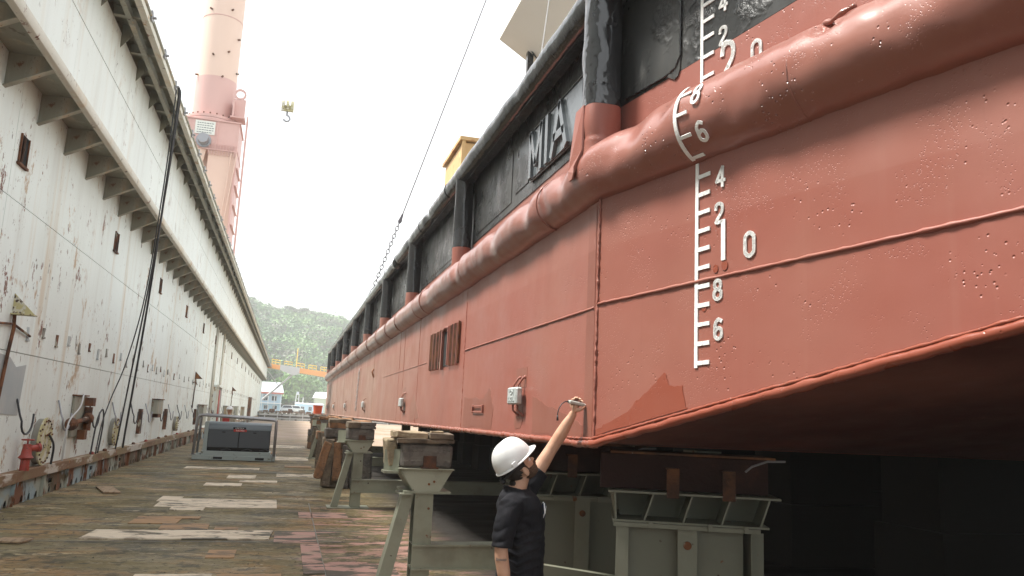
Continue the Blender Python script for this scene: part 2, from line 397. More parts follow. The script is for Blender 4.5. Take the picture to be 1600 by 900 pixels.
# shore beyond the dock
sh = MB(); sh.box(-900, 900, 150, 330, -3, .9); build(sh, 'shore', M_conc, kind='structure')
def hillz(x, y):
    a = max(0, (y-238)/112.0)
    ridge = 34 + 9*math.exp(-((x+30)/24)**2) + 2*math.sin(x*.045+1) + 1.2*math.sin(x*.17)
    z = ridge*min(1, a)**.85 + max(0, y-350)*-.03
    z += 1.8*noise.noise(Vector((x*.04, y*.04, 0)))
    return max(.6, z) if a > 0 else .6
hb = MB(); nx, ny = 90, 26
for j in range(ny+1):
    for i in range(nx+1):
        x = -430+860*i/nx; y = 236+(470-236)*j/ny
        hb.v.append(Vector((x, y, hillz(x, y))))
for j in range(ny):
    for i in range(nx):
        a = j*(nx+1)+i; hb.f.append((a, a+1, a+nx+2, a+nx+1)); hb.mi.append(0)
build(hb, 'hillside', M_soil, smooth='all', kind='structure')
hb = MB(); nx, ny = 70, 10
for j in range(ny+1):
    for i in range(nx+1):
        x = -900+1800*i/nx; y = 520+(900-520)*j/ny
        z = (58+12*math.exp(-((x-15)/120)**2)+9*noise.noise(Vector((x*.01, 0, 3))))*min(1, (y-520)/130)**.7+6*noise.noise(Vector((x*.03, y*.03, 9)))
        hb.v.append(Vector((x, y, z)))
for j in range(ny):
    for i in range(nx):
        a = j*(nx+1)+i; hb.f.append((a, a+1, a+nx+2, a+nx+1)); hb.mi.append(0)
build(hb, 'far_hill', M_leaf2, smooth='all', kind='structure')

def crown(mb, c, r, n, s, seed=0):
    """leaf clumps spread over a lumpy crown volume"""
    rnd = random.Random(seed); c = Vector(c)
    lob = [(Vector((rnd.uniform(-.55, .55)*r[0], rnd.uniform(-.55, .55)*r[1], rnd.uniform(-.35, .5)*r[2])), rnd.uniform(.38, .62)) for _ in range(9)]
    for i in range(n):
        o, k = lob[rnd.randrange(9)]
        d = Vector((rnd.gauss(0, 1), rnd.gauss(0, 1), rnd.gauss(0, 1))).normalized()
        if d.z < -.5: d.z *= -.5
        p = c+o+Vector((d.x*r[0], d.y*r[1], d.z*r[2]))*k*rnd.uniform(.72, 1.06)
        a = Vector((rnd.gauss(0, 1), rnd.gauss(0, 1), rnd.gauss(0, .6))).normalized()
        nrm = (d*1.5+Vector((rnd.gauss(0, .4), rnd.gauss(0, .4), rnd.gauss(0, .4)))).normalized()
        a = (a-nrm*a.dot(nrm)).normalized(); b = nrm.cross(a); q = s*rnd.uniform(.6, 1.3)
        mb.add([p-a*q, p+b*q*.55, p+a*q, p-b*q*.55], [(0, 1, 2, 3)])
for k, (mt, share) in enumerate(((M_leaf1, .5), (M_leaf2, .28), (M_leaf3, .22))):
    mb = MB(); rnd = random.Random(k+5)
    for i in range(int(1400*share)):
        if i % 3: x = rnd.uniform(-40, 48)
        else: x = rnd.uniform(-170, 170)
        y = rnd.uniform(240, 352) if rnd.random() > .15 else rnd.uniform(340, 356)
        z = hillz(x, y); r = rnd.uniform(3, 5.5)
        crown(mb, (x, y, z+r*.65), (r*1.15, r*1.1, r*.85), 190, .50, rnd.random()*999)
    build(mb, ('mid_green_woodland', 'dry_woodland', 'bright_woodland')[k], mt, kind='stuff')
def tree(loc, h, r, n, s, mat, label, flat=False, seed=3):
    x, y, z = loc; t = empty('tree', loc, label, 'tree'); rnd = random.Random(seed)
    tb = MB(); tb.tube([(x, y, z-.5), (x+.1*h*.2, y, z+h*.35), (x, y, z+h*.62)], [h*.035, h*.026, h*.014], 9)
    for i in range(9):
        a = i*2.4; e = rnd.uniform(.35, .9)
        p0 = Vector((x, y, z+h*rnd.uniform(.3, .55)))
        p1 = p0+Vector((math.cos(a)*r*e*.5, math.sin(a)*r*e*.5, h*.16)); p2 = p1+Vector((math.cos(a)*r*e*.35, math.sin(a)*r*e*.35, h*.10))
        tb.tube([p0, p1, p2], [h*.012, h*.008, h*.003], 6)
    build(tb, 'trunk', M_bark, t, smooth='all')
    cb = MB()
    if flat:
        for i in range(16): 
            a = i*2.4; e = rnd.uniform(.2, 1)
            crown(cb, (x+math.cos(a)*r*e, y+math.sin(a)*r*e, z+h*rnd.uniform(.72, .9)), (r*.36, r*.36, r*.16), n//16, s, seed*31+i)
    else:
        crown(cb, (x, y, z+h*.62), (r, r, h*.42), n//2, s, seed)
        for i in range(10):
            a = i*2.4; crown(cb, (x+math.cos(a)*r*.6, y+math.sin(a)*r*.6, z+h*rnd.uniform(.38, .8)), (r*.5, r*.5, h*.2), n//20, s, seed*31+i)
    build(cb, 'crown', mat, t)
tree((2.7, 228, .9), 11.2, 6.0, 5200, .42, M_leaf3, 'big rounded bright green tree standing behind the low blue and white building', seed=3)
tree((-2.5, 236, .9), 8.5, 4.0, 2200, .42, M_leaf1, 'smaller dark green tree on the shore beside the two storey blue house', seed=5)
tree((11.5, 240, .9), 9.5, 5.0, 2600, .42, M_leaf1, 'green tree partly hidden behind the hull beyond the green walled shed', seed=8)
tree((1.0, 349, 35.5), 9.5, 6.2, 1500, .5, M_leaf2, 'tall umbrella shaped tree standing out on the ridge of the hill', flat=True, seed=6)
tree((-6.5, 350, 37.0), 7.5, 4.0, 1200, .5, M_leaf2, 'rounded dark tree on the highest part of the ridge', seed=9)

# buildings on the shore
def house(name, x0, x1, y, d, z0, z1, wall, roofm, label, roofh=.6, over=.3, wins=(), storeys=1):
    t = empty(name, ((x0+x1)/2, y, z0), label, 'building')
    mb = MB(); mb.box(x0, x1, y, y+d, z0, z1); build(mb, 'wall', wall, t)
    mb = MB(); mb.hexa([(x0-over, y-over, z1+.003), (x1+over, y-over, z1+.003), (x1+over, y+d+over, z1+.003), (x0-over, y+d+over, z1+.003)],
                       [(x0+.2, y+d*.45, z1+roofh), (x1-.2, y+d*.45, z1+roofh), (x1-.2, y+d*.55, z1+roofh), (x0+.2, y+d*.55, z1+roofh)])
    build(mb, 'roof', roofm, t)
    for (a, b, c, e) in wins:
        mb = MB(); mb.box(a-.06, b+.06, y-.05, y+.02, c-.06, e+.06); f = build(mb, 'window', M_whitew, t)
        mb = MB(); mb.box(a, (a+b)/2-.02, y-.07, y-.052, c, e); build(mb, 'pane', M_glass, f)
        mb = MB(); mb.box((a+b)/2+.02, b, y-.07, y-.052, c, e); build(mb, 'pane', M_glass, f)
    return t
h1 = house('house', -9.0, -1.15, 170, 7, .9, 5.0, M_bluew, M_groof, 'two storey pale blue house with red trimmed eave past the end of the wall', 2.1, .4,
           ((-4.6, -3.8, 3.3, 4.2), (-3.0, -2.1, 3.3, 4.2), (-4.4, -3.6, 1.6, 2.3), (-2.7, -1.9, 1.6, 2.3)))
mb = MB(); mb.box(-9.3, -.8, 168.6, 169.7, 4.62, 4.95); build(mb, 'eave', M_redroof, h1)
mb = MB(); mb.box(-9.0, -1.0, 168.8, 169.9, 2.7, 2.85); build(mb, 'balcony', M_whitew, h1)
for i in range(7):
    mb = MB(); mb.box(-8.6+i*1.22, -8.5+i*1.22, 168.9, 169.0, .9, 4.6); build(mb, 'post', M_whitew, h1)
h2 = house('house', 1.9, 8.2, 190, 5, .9, 3.05, M_bluew, M_whitew, 'low pale blue building with a flat white roof and two windows on the quay', .25, .15,
           ((3.2, 3.9, 1.55, 2.45), (4.9, 5.6, 1.55, 2.45)))
h3 = house('shed', 7.0, 19, 220, 9, .9, 5.0, M_greenw, M_whitew, 'green walled shed with a pale metal roof next to the red hull', 1.7, .5, ((8.2, 9.4, 2.2, 3.6), (10.4, 11.6, 2.2, 3.6)))
# signal tower
t = empty('lattice_tower', (2.3, 196, .9), 'small white lattice tower standing just behind the low blue building', 'tower')
for sx in (-.5, .5):
    for sy in (-.5, .5):
        mb = MB(); mb.tube([(2.3+sx, 197+sy, .9), (2.3+sx*.55, 197+sy*.55, 5.4)], .06, 6); build(mb, 'leg', M_whitew, t)
for z in (3.2, 4.2, 5.2):
    mb = MB(); q = .42; mb.box(2.3-q, 2.3+q, 197-q, 197+q, z, z+.08); build(mb, 'platform', M_whitew, t)
mb = MB(); mb.box(2.0, 2.6, 196.7, 197.3, 5.28, 5.9); build(mb, 'lantern', M_groof, t)
mb = MB(); mb.tube([(3.6, 196, .9), (3.6, 196, 4.6)], .07, 6); build(mb, 'flagpole', M_whitew, label='thin white pole standing right of the lattice tower', cat='pole', origin=(3.6, 196, .9))
# parked pickup trucks seen small between the houses
def van(x, y, mat, label):
    t = empty('parked_car', (x, y, .9), label, 'car', 'vehicles parked on the quay')
    mb = MB(); mb.prism([(x-1.9, y-.8, 1.3), (x-1.9, y-.8, 1.95), (x-.9, y-.8, 2.0), (x-.5, y-.8, 2.55), (x+1.1, y-.8, 2.55), (x+1.5, y-.8, 1.95), (x+1.95, y-.8, 1.85), (x+1.95, y-.8, 1.3)], (0, 1.6, 0))
    build(mb, 'body', mat, t, bevel=.05)
    mb = MB(); mb.prism([(x-.72, y-.82, 2.0), (x-.42, y-.82, 2.46), (x+1.0, y-.82, 2.46), (x+1.3, y-.82, 2.0)], (0, .015, 0)); build(mb, 'window', M_glass, t)
    for dx in (-1.2, 1.2):
        mb = MB(); mb.tube([(x+dx, y-.86, 1.25), (x+dx, y-.6, 1.25)], .35, 12); build(mb, 'wheel', M_rubber, t)
van(-.1, 172, M_whitew, 'white van parked on the quay right of the two storey blue house')
van(1.6, 180, M_whitew, 'white pickup parked on the quay left of the low blue building')

# pier railing and timber at the open end of the dock
t = empty('end_railing', (2.5, 132, 0), 'dark steel railing closing the far end of the dock floor', 'railing')
for i in range(12):
    x = -3.2+i*1.9; mb = MB(); mb.box(x, x+.14, 130.1, 130.24, 0, 1.35); build(mb, 'post', M_pgrey, t)
for z in (.25, .72, 1.22):
    mb = MB(); mb.box(-4, 19, 130.02, 130.09, z, z+.12); build(mb, 'rail', M_rust if z > 1 else M_pgrey, t)
mb = MB(); mb.box(-8, 22, 131.5, 138, .35, .6); pier = build(mb, 'pier_deck', M_wood2, kind='structure')
for i in range(46):
    x = -7.5+i*.64; mb = MB(); mb.box(x, x+.5, 131.2, 138.2, 1.0, 1.14, jit=.03); build(mb, 'plank', M_wood, pier)
for i in range(14):
    x = -7+i*2.1; mb = MB(); mb.box(x, x+.3, 131.3, 131.6, -2.6, 1.0); build(mb, 'pile', M_wood2, pier)
rnd = random.Random(3)
for i in range(9):
    x = -3.4+i*.93; h = rnd.uniform(.25, .7)
    mb = MB(); mb.box(x, x+rnd.uniform(.4, .8), 132.2, 133, 1.16, 1.16+h, rotz(rnd.uniform(-.3, .3)), jit=.05)
    build(mb, 'scrap_block', (M_wood, M_rust, M_conc)[i % 3], label=('first','second','third','fourth','fifth','sixth','seventh','eighth','ninth')[i]+' block from the left among the scrap on the planked pier', cat='block', group='scrap blocks on the pier', origin=(x, 132.5, 1.16))

# orange gantry walkway joining the ends of the dock walls
t = empty('gantry_walkway', (3, 140, 8.3), 'orange footbridge with yellow railings spanning the far end of the dock', 'footbridge')
def gz(x): return 8.62-.098*(x+3.7)
mb = MB(); mb.hexa([(-4.0, 139.4, gz(-4)-.2), (22, 139.4, gz(22)-.55), (22, 140.6, gz(22)-.55), (-4, 140.6, gz(-4)-.2)],
                   [(-4.0, 139.4, gz(-4)+.55), (22, 139.4, gz(22)+.65), (22, 140.6, gz(22)+.65), (-4, 140.6, gz(-4)+.55)]); build(mb, 'girder', M_gor, t)
mb = MB(); mb.prism([(-1.6, 139.35, gz(-1.6)-.25), (-1.6, 139.35, gz(-1.6)+.62), (1.6, 139.35, gz(1.6)+.6), (1.6, 139.35, gz(1.6)-.45), (.6, 139.35, gz(.6)-.85)], (0, .04, 0)); build(mb, 'gusset_plate', M_pgrey, t)
for k in range(9):
    x0 = -3.0+k*2.0
    mb = MB()
    for y in (139.45, 140.5):
        for dx in (0, .6, 1.3): mb.box(x0+dx, x0+dx+.07, y, y+.07, gz(x0+dx)+.56, gz(x0+dx)+1.35)
        for dz in (.92, 1.32): mb.hexa([(x0, y, gz(x0)+dz), (x0+1.37, y, gz(x0+1.37)+dz), (x0+1.37, y+.06, gz(x0+1.37)+dz), (x0, y+.06, gz(x0)+dz)],
                                      [(x0, y, gz(x0)+dz+.07), (x0+1.37, y, gz(x0+1.37)+dz+.07), (x0+1.37, y+.06, gz(x0+1.37)+dz+.07), (x0, y+.06, gz(x0)+dz+.07)])
    build(mb, 'railing', M_gye, t)
mb = MB(); mb.tube([(-4.0, 139.9, 3.1), (.6, 139.9, gz(.6)-.6)], .17, 8); build(mb, 'strut', M_pgrey, t)
mb = MB(); mb.tube([(-3.6, 139.9, 8.0), (-1.4, 139.9, 5.3)], .07, 8); build(mb, 'tie_rod', M_pgrey, t)
mb = MB(); mb.tube([(1.0, 141.2, 8.0), (1.05, 141.2, 12.1)], .07, 8); build(mb, 'lamp_pole', M_gye, t)
# ------------------------------------------------------------------ left wing wall of the floating dock
XW, XU = -4.25, -3.6            # lower face, upper face
Y0, Y1 = -41.175, 139.5
wall = empty('dry_dock_wall', (-5, 60, 0), 'tall white rust stained side wall of the floating dock along the left', 'dock wall')
mb = MB(); mb.box(-7.6, XW-.03, Y0, Y1, 0, 8.9); build(mb, 'wall_core', M_seam, wall)
# shell plates of the lower face
zs = [.5, 2.452, 4.70, 6.9]
ys = [Y0+i*9.035 for i in range(21)]
for i in range(20):
    for j in range(3):
        mb = MB(); mb.box(XW-.029, XW+random.uniform(-.003, .003), ys[i]+.004, ys[i+1]-.004, zs[j]+.006, zs[j+1]-.006)
        build(mb, 'shell_plate', M_wall, wall)
# overhanging upper face
mb = MB(); mb.box(XW-.02, XU-.03, Y0, Y1-1, 6.62, 8.6); build(mb, 'upper_core', M_seam, wall)
for i in range(20):
    for z0, z1 in ((6.60, 7.62), (7.632, 8.6)):
        mb = MB(); mb.box(XU-.029, XU+random.uniform(-.003, .003), ys[i]+.004, min(ys[i+1]-.004, Y1-1), z0, z1)
        build(mb, 'upper_plate', M_wall2, wall)
# lip of the overhang, rounded
prof = [(XU+.0, 6.60), (XU+.045, 6.585), (XU+.06, 6.55), (XU+.06, 6.47), (XU+.04, 6.425), (XU, 6.41), (XU-.05, 6.41), (XU-.05, 6.44), (XU-.10, 6.60)]
for i in range(20):
    mb = MB(); mb.prism([(x, ys[i], z) for x, z in prof], (0, ys[i+1]-ys[i]-.004, 0)); build(mb, 'ledge_lip', M_edge, wall, smooth=True)
mb = MB(); mb.box(XW+.005, XU-.06, Y0, Y1-1, 6.60, 6.618); build(mb, 'ledge_soffit', M_steelw, wall)
# brackets under the overhang
def bracket(y):
    mb = MB()
    mb.prism([(XW-.01, y-.006, 6.10), (XU-.03, y-.006, 6.43), (XU-.03, y-.006, 6.597), (XW-.01, y-.006, 6.597)], (0, .012, 0))
    mb.hexa([(XW-.01, y-.06, 6.075), (XU-.045, y-.06, 6.405), (XU-.045, y+.06, 6.405), (XW-.01, y+.06, 6.075)],
            [(XW-.01, y-.06, 6.09), (XU-.045, y-.06, 6.42), (XU-.045, y+.06, 6.42), (XW-.01, y+.06, 6.09)])
    return mb
b0 = None
n_b = 83
for i in range(n_b):
    y = 5.85+i*1.607
    if b0 is None: b0 = build(bracket(y), 'bracket', M_steelw, wall); yb = y
    else:
        c = b0.copy(); COL.objects.link(c); c.parent = wall; c.location = b0.location+Vector((0, y-yb, 0))
# walkway along the top
mb = MB(); mb.box(-7.6, -3.0, Y0, Y1, 8.78, 8.80); build(mb, 'walkway_deck', M_steelw, wall)
for nm, x0, x1, z0, z1 in (('inner_channel', -3.34, -3.28, 8.50, 8.68), ('outer_channel', -3.06, -2.98, 8.44, 8.64)):
    for i in range(20):
        mb = MB(); mb.box(x0, x1, ys[i], ys[i+1]-.006, z0, z1); mb.box(x0-.0, x1+.035, ys[i], ys[i+1]-.006, z0-.012, z0-.001); build(mb, nm, M_steelw if nm[0] == 'i' else M_edge, wall)
mb = MB(); mb.tube([(-2.99, Y0, 8.67), (-2.99, Y1, 8.67)], .045, 10); build(mb, 'edge_pipe', M_steelw, wall, smooth='all')
bm0 = None
for i in range(n_b):
    y = 5.1+i*1.62
    if bm0 is None:
        mb = MB(); mb.box(XU+.001, -3.07, y-.01, y+.01, 8.60, 8.775); mb.box(XU+.001, -3.07, y-.055, y+.055, 8.585, 8.599)
        bm0 = build(mb, 'walkway_beam', M_steelw, wall)
        mb = MB(); mb.prism([(XU+.001, y+.78, 8.32), (XU+.001, y+.78, 8.775), (XU+.30, y+.78, 8.775), (XU+.28, y+.78, 8.70)], (0, .014, 0))
        g0 = build(mb, 'walkway_gusset', M_steelw, wall)
        mb = MB(); mb.box(-3.06, -2.88, y-.03, y+.03, 8.63, 8.66); mb.box(-2.97, -2.94, y-.07, y+.07, 8.58, 8.76); c0 = build(mb, 'pipe_clamp', M_galv, wall); yb = y
    else:
        for s in (bm0, g0)+((c0,) if i % 1 == 0 else ()):
            c = s.copy(); COL.objects.link(c); c.parent = wall; c.location = s.location+Vector((0, y-yb, 0))
# framed slots high on the lower face
for k, y in enumerate([13.42+i*7.03 for i in range(-1, 17)]):
    z = 5.5
    mb = MB(); mb.box(XW+.001, XW+.012, y-.16, y+.16, z-.22, z+.22); sl = build(mb, 'slot', M_void, wall)
    mb = MB(); mb.box(XW+.001, XW+.05, y-.22, y+.22, z-.27, z-.235); mb.box(XW+.001, XW+.03, y+.165, y+.19, z-.235, z+.22); mb.box(XW+.001, XW+.03, y-.19, y-.165, z-.235, z+.22)
    mb.tube([(XW+.02, y-.07, z-.2), (XW+.035, y-.09, z), (XW+.02, y-.05, z+.18)], .022, 6)
    build(mb, 'slot_frame', M_rust, sl)
# rows of small foot plates at eye height above the seam
rnd = random.Random(11)
for i in range(74):
    y = 14.9+i*.86 if i < 20 else 33+(i-20)*1.6
    if 50.4 < y < 53: continue
    dz = rnd.uniform(-.02, .02); z = 2.93+dz if i % 2 else 2.86+dz; h = .12 if i % 2 else .16
    mb = MB(); mb.box(XW+.001, XW+.014, y-.07, y+.05, z-h, z+h*.3, jit=.014); mb.box(XW+.004, XW+.03, y-.08, y+.06, z-h-.03, z-h)
    build(mb, 'foot_plate', (M_primer, M_seam, M_rust)[i % 3], wall)
# grey primer patch near the left edge
mb = MB(); mb.prism([(XW+.001, 13.2, 1.5), (XW+.001, 14.95, 1.45), (XW+.001, 15.05, 2.28), (XW+.001, 14.55, 2.22), (XW+.001, 14.2, 2.36), (XW+.001, 13.2, 2.42)], (.006, 0, 0)); build(mb, 'primer_patch', M_primer, wall)
# triangular bracket with a pipe, near the left edge
for y, z in ((14.0, 3.05), (40.2, 3.0), (67, 3.0)):
    mb = MB(); mb.prism([(XW, y-.01, z-.02), (XW+.001, y-.01, z+.3), (XW+.32, y-.01, z-.02)], (0, .03, 0)); mb.box(XW, XW+.33, y-.1, y+.1, z-.04, z-.02)
    build(mb, 'angle_bracket', M_rust if y > 20 else M_hatch, wall)
    mb = MB(); mb.tube([(XW+.04, y, z-.04), (XW+.05, y+.02, z-.25), (XW+.04, y-.05, z-.62), (XW+.04, y-.2, z-1.4)], .028, 6); mb.tube([(XW+.04, y-.9, z-.25), (XW+.04, y, z-.18), (XW+.04, y+.9, z-.30)], .02, 6)
    build(mb, 'rusty_pipe', M_rust, wall)
# hose hooks along the foot of the wall
for i in range(26):
    y = 15.05+i*2.5; z = 1.36; s = .30; d = .14
    mb = MB(); mb.tube([(XW+.01, y-s*.8, z+.36), (XW+d*.6, y-s*.8, z+.1)]+[(XW+d, y+s*math.cos(a), z+.0+s*.72*math.sin(a)) for a in [R(180+q) for q in (0, 25, 50, 75, 100, 125, 150, 172)]]+[(XW+d, y+s*1.0, z+.12)], .017, 6)
    build(mb, 'hose_hook', M_greycap if i % 2 else M_rubber, wall, smooth='all')
# round manholes standing at the foot of the wall
for y, s in ((16.3, 1.0), (22.6, .84), (34.5, .7), (58, .7)):
    z = .98; r = .40*s
    mb = MB(); mb.tube([(XW, y, z), (XW+.10, y, z)], r, 28); h = build(mb, 'manhole', M_seam, wall, smooth=True)
    mb = MB(); mb.tube([(XW+.101, y, z), (XW+.13, y, z)], r*1.06, 28); c = build(mb, 'cover', M_hatch, h, smooth=True)
    for k in range(20):
        a = k*math.pi/10; p = Vector((XW+.132, y+r*.93*math.cos(a), z+r*.93*math.sin(a)))
        mb.__init__(); mb.tube([p, p+Vector((.02, 0, 0))], .018, 6) ; 
        if k == 0: bolts = MB()
        bolts.add(mb.v, mb.f)
    build(bolts, 'bolt_ring', M_rust, h)
    mb = MB(); mb.tube([(XW+.14, y-.05, z+.1), (XW+.2, y, z+.16), (XW+.14, y+.05, z+.1)], .012, 6); build(mb, 'lid_handle', M_rust, h)
# junction cabinet with pipe work (large, grey) and others further on
def cabinet(y, z0, z1, wd, dp, mat):
    mb = MB(); mb.box(XW+.001, XW+dp, y-wd/2, y+wd/2, z0, z1); c = build(mb, 'cabinet', mat, wall, bevel=.01)
    mb = MB(); mb.box(XW+.001, XW+dp+.03, y-wd/2-.04, y+wd/2+.04, z1+.002, z1+.03); build(mb, 'cabinet_hood', M_rust, c)
    return c
c = cabinet(18.9, .98, 1.82, 1.05, .05, M_steelw)
mb = MB(); mb.box(XW+.052, XW+.22, 19.2, 19.45, 1.62, 1.80); mb.tube([(XW+.13, 19.3, 1.1), (XW+.13, 19.3, 1.6)], .08, 8); mb.ball((XW+.17, 19.15, 1.36), .12); mb.tube([(XW+.17, 19.15, 1.36), (XW+.17, 17.9, 1.28)], .05, 8)
mb.ball((XW+.15, 17.9, 1.26), .13); mb.box(XW+.06, XW+.2, 18.85, 19.1, .92, 1.12); build(mb, 'valve_work', M_rust, c)
c = cabinet(29.0, 1.40, 1.86, .95, .22, M_steelw)
mb = MB(); mb.box(XW+.02, XW+.2, 28.7, 29.3, 1.28, 1.397); build(mb, 'cable_gland', M_rust, c)
for y in (43.5, 60, 66, 72, 83): c = cabinet(y, .75, 1.75, 1.7, .3, M_steelw)
for y in (26.3, 31.6, 41.4):
    mb = MB(); mb.box(XW+.001, XW+.10, y-.12, y+.12, .82, 1.55, jit=.01); build(mb, 'rusty_slot_box', M_rust, wall)
    mb = MB(); mb.box(XW+.101, XW+.106, y-.07, y+.07, .9, 1.47); build(mb, 'slot', M_void, wall)
# doorway with rusted pipes at mid length, vertical pipes above
mb = MB(); mb.box(XW+.001, XW+.02, 50.6, 53.0, .9, 2.75); dr = build(mb, 'doorway', M_void, wall)
mb = MB()
for y in (50.4, 53.05): mb.box(XW+.001, XW+.3, y, y+.16, .6, 2.85)
mb.box(XW+.001, XW+.34, 50.3, 53.3, 2.86, 2.98); build(mb, 'door_frame', M_wall, dr)
for y in (51.0, 51.5, 52.3, 52.7):
    mb = MB(); mb.tube([(XW+.12, y, .6), (XW+.12, y, 2.7)], .13, 8); build(mb, 'pipe', M_redv if y > 52 else M_rust, dr, smooth='all')
for y in (48.6, 49.3, 53.9, 54.4):
    mb = MB(); mb.tube([(XW+.06, y, .6), (XW+.06, y, 6.6)], .05, 8); build(mb, 'riser_pipe', M_edge, wall, smooth='all')
mb = MB(); mb.box(XW+.001, XW+.3, 96, 98.5, .6, 2.9); build(mb, 'door_frame', M_rust, wall)

# low rusted curb (kept in bays)
XC = -4.08
curb = empty('curb', (XC, 60, 0), 'low rusted steel curb with drain holes along the foot of the left wall', 'curb')
P = .41; bay = P*4
ny = int((136-5)/bay)
def curb_bay(y0, hole, rng):
    mb = MB(); zt = .395
    X = XC-.07
    for k in range(4):
        a = y0+k*P; r = .075; cy = a+P*.5; n = 8; q = []
        arch = [(X, cy+r*math.cos(math.pi*(1-i/n)), .03+1.25*r*math.sin(math.pi*i/n)) for i in range(n+1)]
        if k == hole:
            sl0, sl1 = a+.08, a+P-.08
            poly = [(X, a, .0), (X, cy-r, .0)]+arch+[(X, cy+r, 0), (X, a+P, 0), (X, a+P, .19), (X, a, .19)]
            mb.prism(poly, (-.012, 0, 0)); mb.box(X-.012, X, a, sl0, .19, .28); mb.box(X-.012, X, sl1, a+P, .19, .28); mb.box(X-.012, X, a, a+P, .28, zt)
            mb.box(X, X+.02, sl0-.02, sl1+.02, .178, .19); mb.box(X, X+.02, sl0-.02, sl1+.02, .28, .29)
        else:
            poly = [(X, a, .0), (X, cy-r, .0)]+arch+[(X, cy+r, 0), (X, a+P, 0), (X, a+P, zt), (X, a, zt)]
            mb.prism(poly, (-.012, 0, 0))
    mb.box(X, XC-.012, y0-.008, y0+.008, .0, zt)
    return mb
for i in range(ny):
    y0 = 5+i*bay
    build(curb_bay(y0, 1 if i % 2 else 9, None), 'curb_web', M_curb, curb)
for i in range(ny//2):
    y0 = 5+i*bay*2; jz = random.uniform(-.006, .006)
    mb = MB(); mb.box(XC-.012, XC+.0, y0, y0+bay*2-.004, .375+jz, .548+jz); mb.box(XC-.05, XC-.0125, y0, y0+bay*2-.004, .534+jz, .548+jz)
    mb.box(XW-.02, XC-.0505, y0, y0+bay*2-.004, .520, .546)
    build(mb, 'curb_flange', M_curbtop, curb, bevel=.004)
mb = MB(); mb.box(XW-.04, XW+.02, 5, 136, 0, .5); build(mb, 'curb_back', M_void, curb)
for i in range(30):      # scupper caps and stubs on the curb top
    y = 19.5+i*2.7+random.uniform(-1.2, 1.2)
    mb = MB(); mb.tube([(XC-.07, y, .546), (XC-.07, y, .575)], .05, 9); mb.ball((XC-.07, y, .585), (.05, .07, .025), 8, 5); build(mb, 'stub_cap', M_redv if i % 3 == 0 else M_rust, curb)

# red hydrant
t = empty('hydrant_valve', (XC-.02, 15.2, .55), 'red hydrant valve standing on the rusted curb beside the first round manhole', 'hydrant')
mb = MB(); mb.tube([(XC-.02, 15.2, .547), (XC-.02, 15.2, .72), (XC-.02, 15.2, .76), (XC-.02, 15.2, .80), (XC-.02, 15.2, .98)], [.075, .07, .12, .085, .06], 12); build(mb, 'body', M_redv, t, smooth=True)
mb = MB(); mb.tube([(XC-.02, 15.2, .90), (XC+.12, 15.34, .92)], .055, 10); mb.tube([(XC+.10, 15.32, .918), (XC+.13, 15.35, .922)], .075, 10); build(mb, 'nozzle', M_redv, t, smooth=True)
mb = MB(); mb.tube([(XC-.02+.09*math.cos(a), 15.2+.09*math.sin(a), 1.05) for a in [k*math.pi/6 for k in range(13)]], .013, 6); mb.tube([(XC-.02, 15.2, .98), (XC-.02, 15.2, 1.07)], .015, 6)
for a in (0, 1.57): mb.tube([(XC-.02-.09*math.cos(a), 15.2-.09*math.sin(a), 1.05), (XC-.02+.09*math.cos(a), 15.2+.09*math.sin(a), 1.05)], .009, 5)
build(mb, 'handwheel', M_redv, t, smooth='all')

# cables hanging from the walkway
def cable(pts, r, label, group=None, mat=M_rubber, n=24, sm=True):
    P_ = [Vector(p) for p in pts]; q = []
    for i in range(len(P_)-1):
        p0 = P_[max(i-1, 0)]; p1 = P_[i]; p2 = P_[i+1]; p3 = P_[min(i+2, len(P_)-1)]
        for k in range(8):
            t_ = k/8; q.append(.5*((2*p1)+(-p0+p2)*t_+(2*p0-5*p1+4*p2-p3)*t_*t_+(-p0+3*p1-3*p2+p3)*t_**3))
    q.append(P_[-1]); mb = MB(); mb.tube(q, r, 7); return build(mb, 'cable', mat, None, smooth='all', label=label, cat='cable', group=group, origin=P_[-1])
cable([(-2.98, 18.4, 8.72), (-2.92, 18.35, 8.5), (-3.16, 19.55, 6.6), (-3.47, 21.0, 4.4), (-3.77, 22.2, 2.4), (-3.98, 23.0, 1.1), (-4.07, 23.4, .56)], .026, 'thick black cable hanging from the top walkway down to the rusted curb')
cable([(-2.98, 18.55, 8.72), (-2.91, 18.5, 8.5), (-3.15, 19.55, 6.6), (-3.50, 20.9, 4.4), (-3.83, 21.9, 2.4), (-4.0, 22.3, 1.1), (-4.08, 22.5, .56)], .02, 'second black cable hanging just beside the thick one from the same clamp')
cable([(-2.98, 18.2, 8.70), (-2.95, 18.15, 8.3), (-3.12, 19.0, 6.4), (-3.45, 20.3, 4.2), (-3.8, 21.0, 2.7), (-4.02, 20.9, 1.8), (-4.05, 20.4, 1.2), (-4.06, 20.2, .56)], .014, 'thin cable sagging away from the thick ones and looping near the valve cabinet')
cable([(-4.1, 19.9, .56), (-4.07, 20.0, 1.3), (-4.05, 20.35, 1.55), (-4.06, 20.6, 1.2), (-4.08, 20.5, .56)], .018, 'short looped hose standing on the curb beside the valve cabinet')
cable([(-4.1, 17.55, .56), (-4.08, 17.5, 1.1), (-4.1, 17.75, 1.35), (-4.05, 18.2, 1.6), (-4.1, 18.6, 1.86)], .017, 'pale hose draped from the valve cabinet over a hook', mat=M_pgrey)
cable([(-4.08, 16.7, .56), (-4.05, 16.6, .9), (-4.1, 16.4, 1.1)], .02, 'black hose end leaning on the first round manhole')

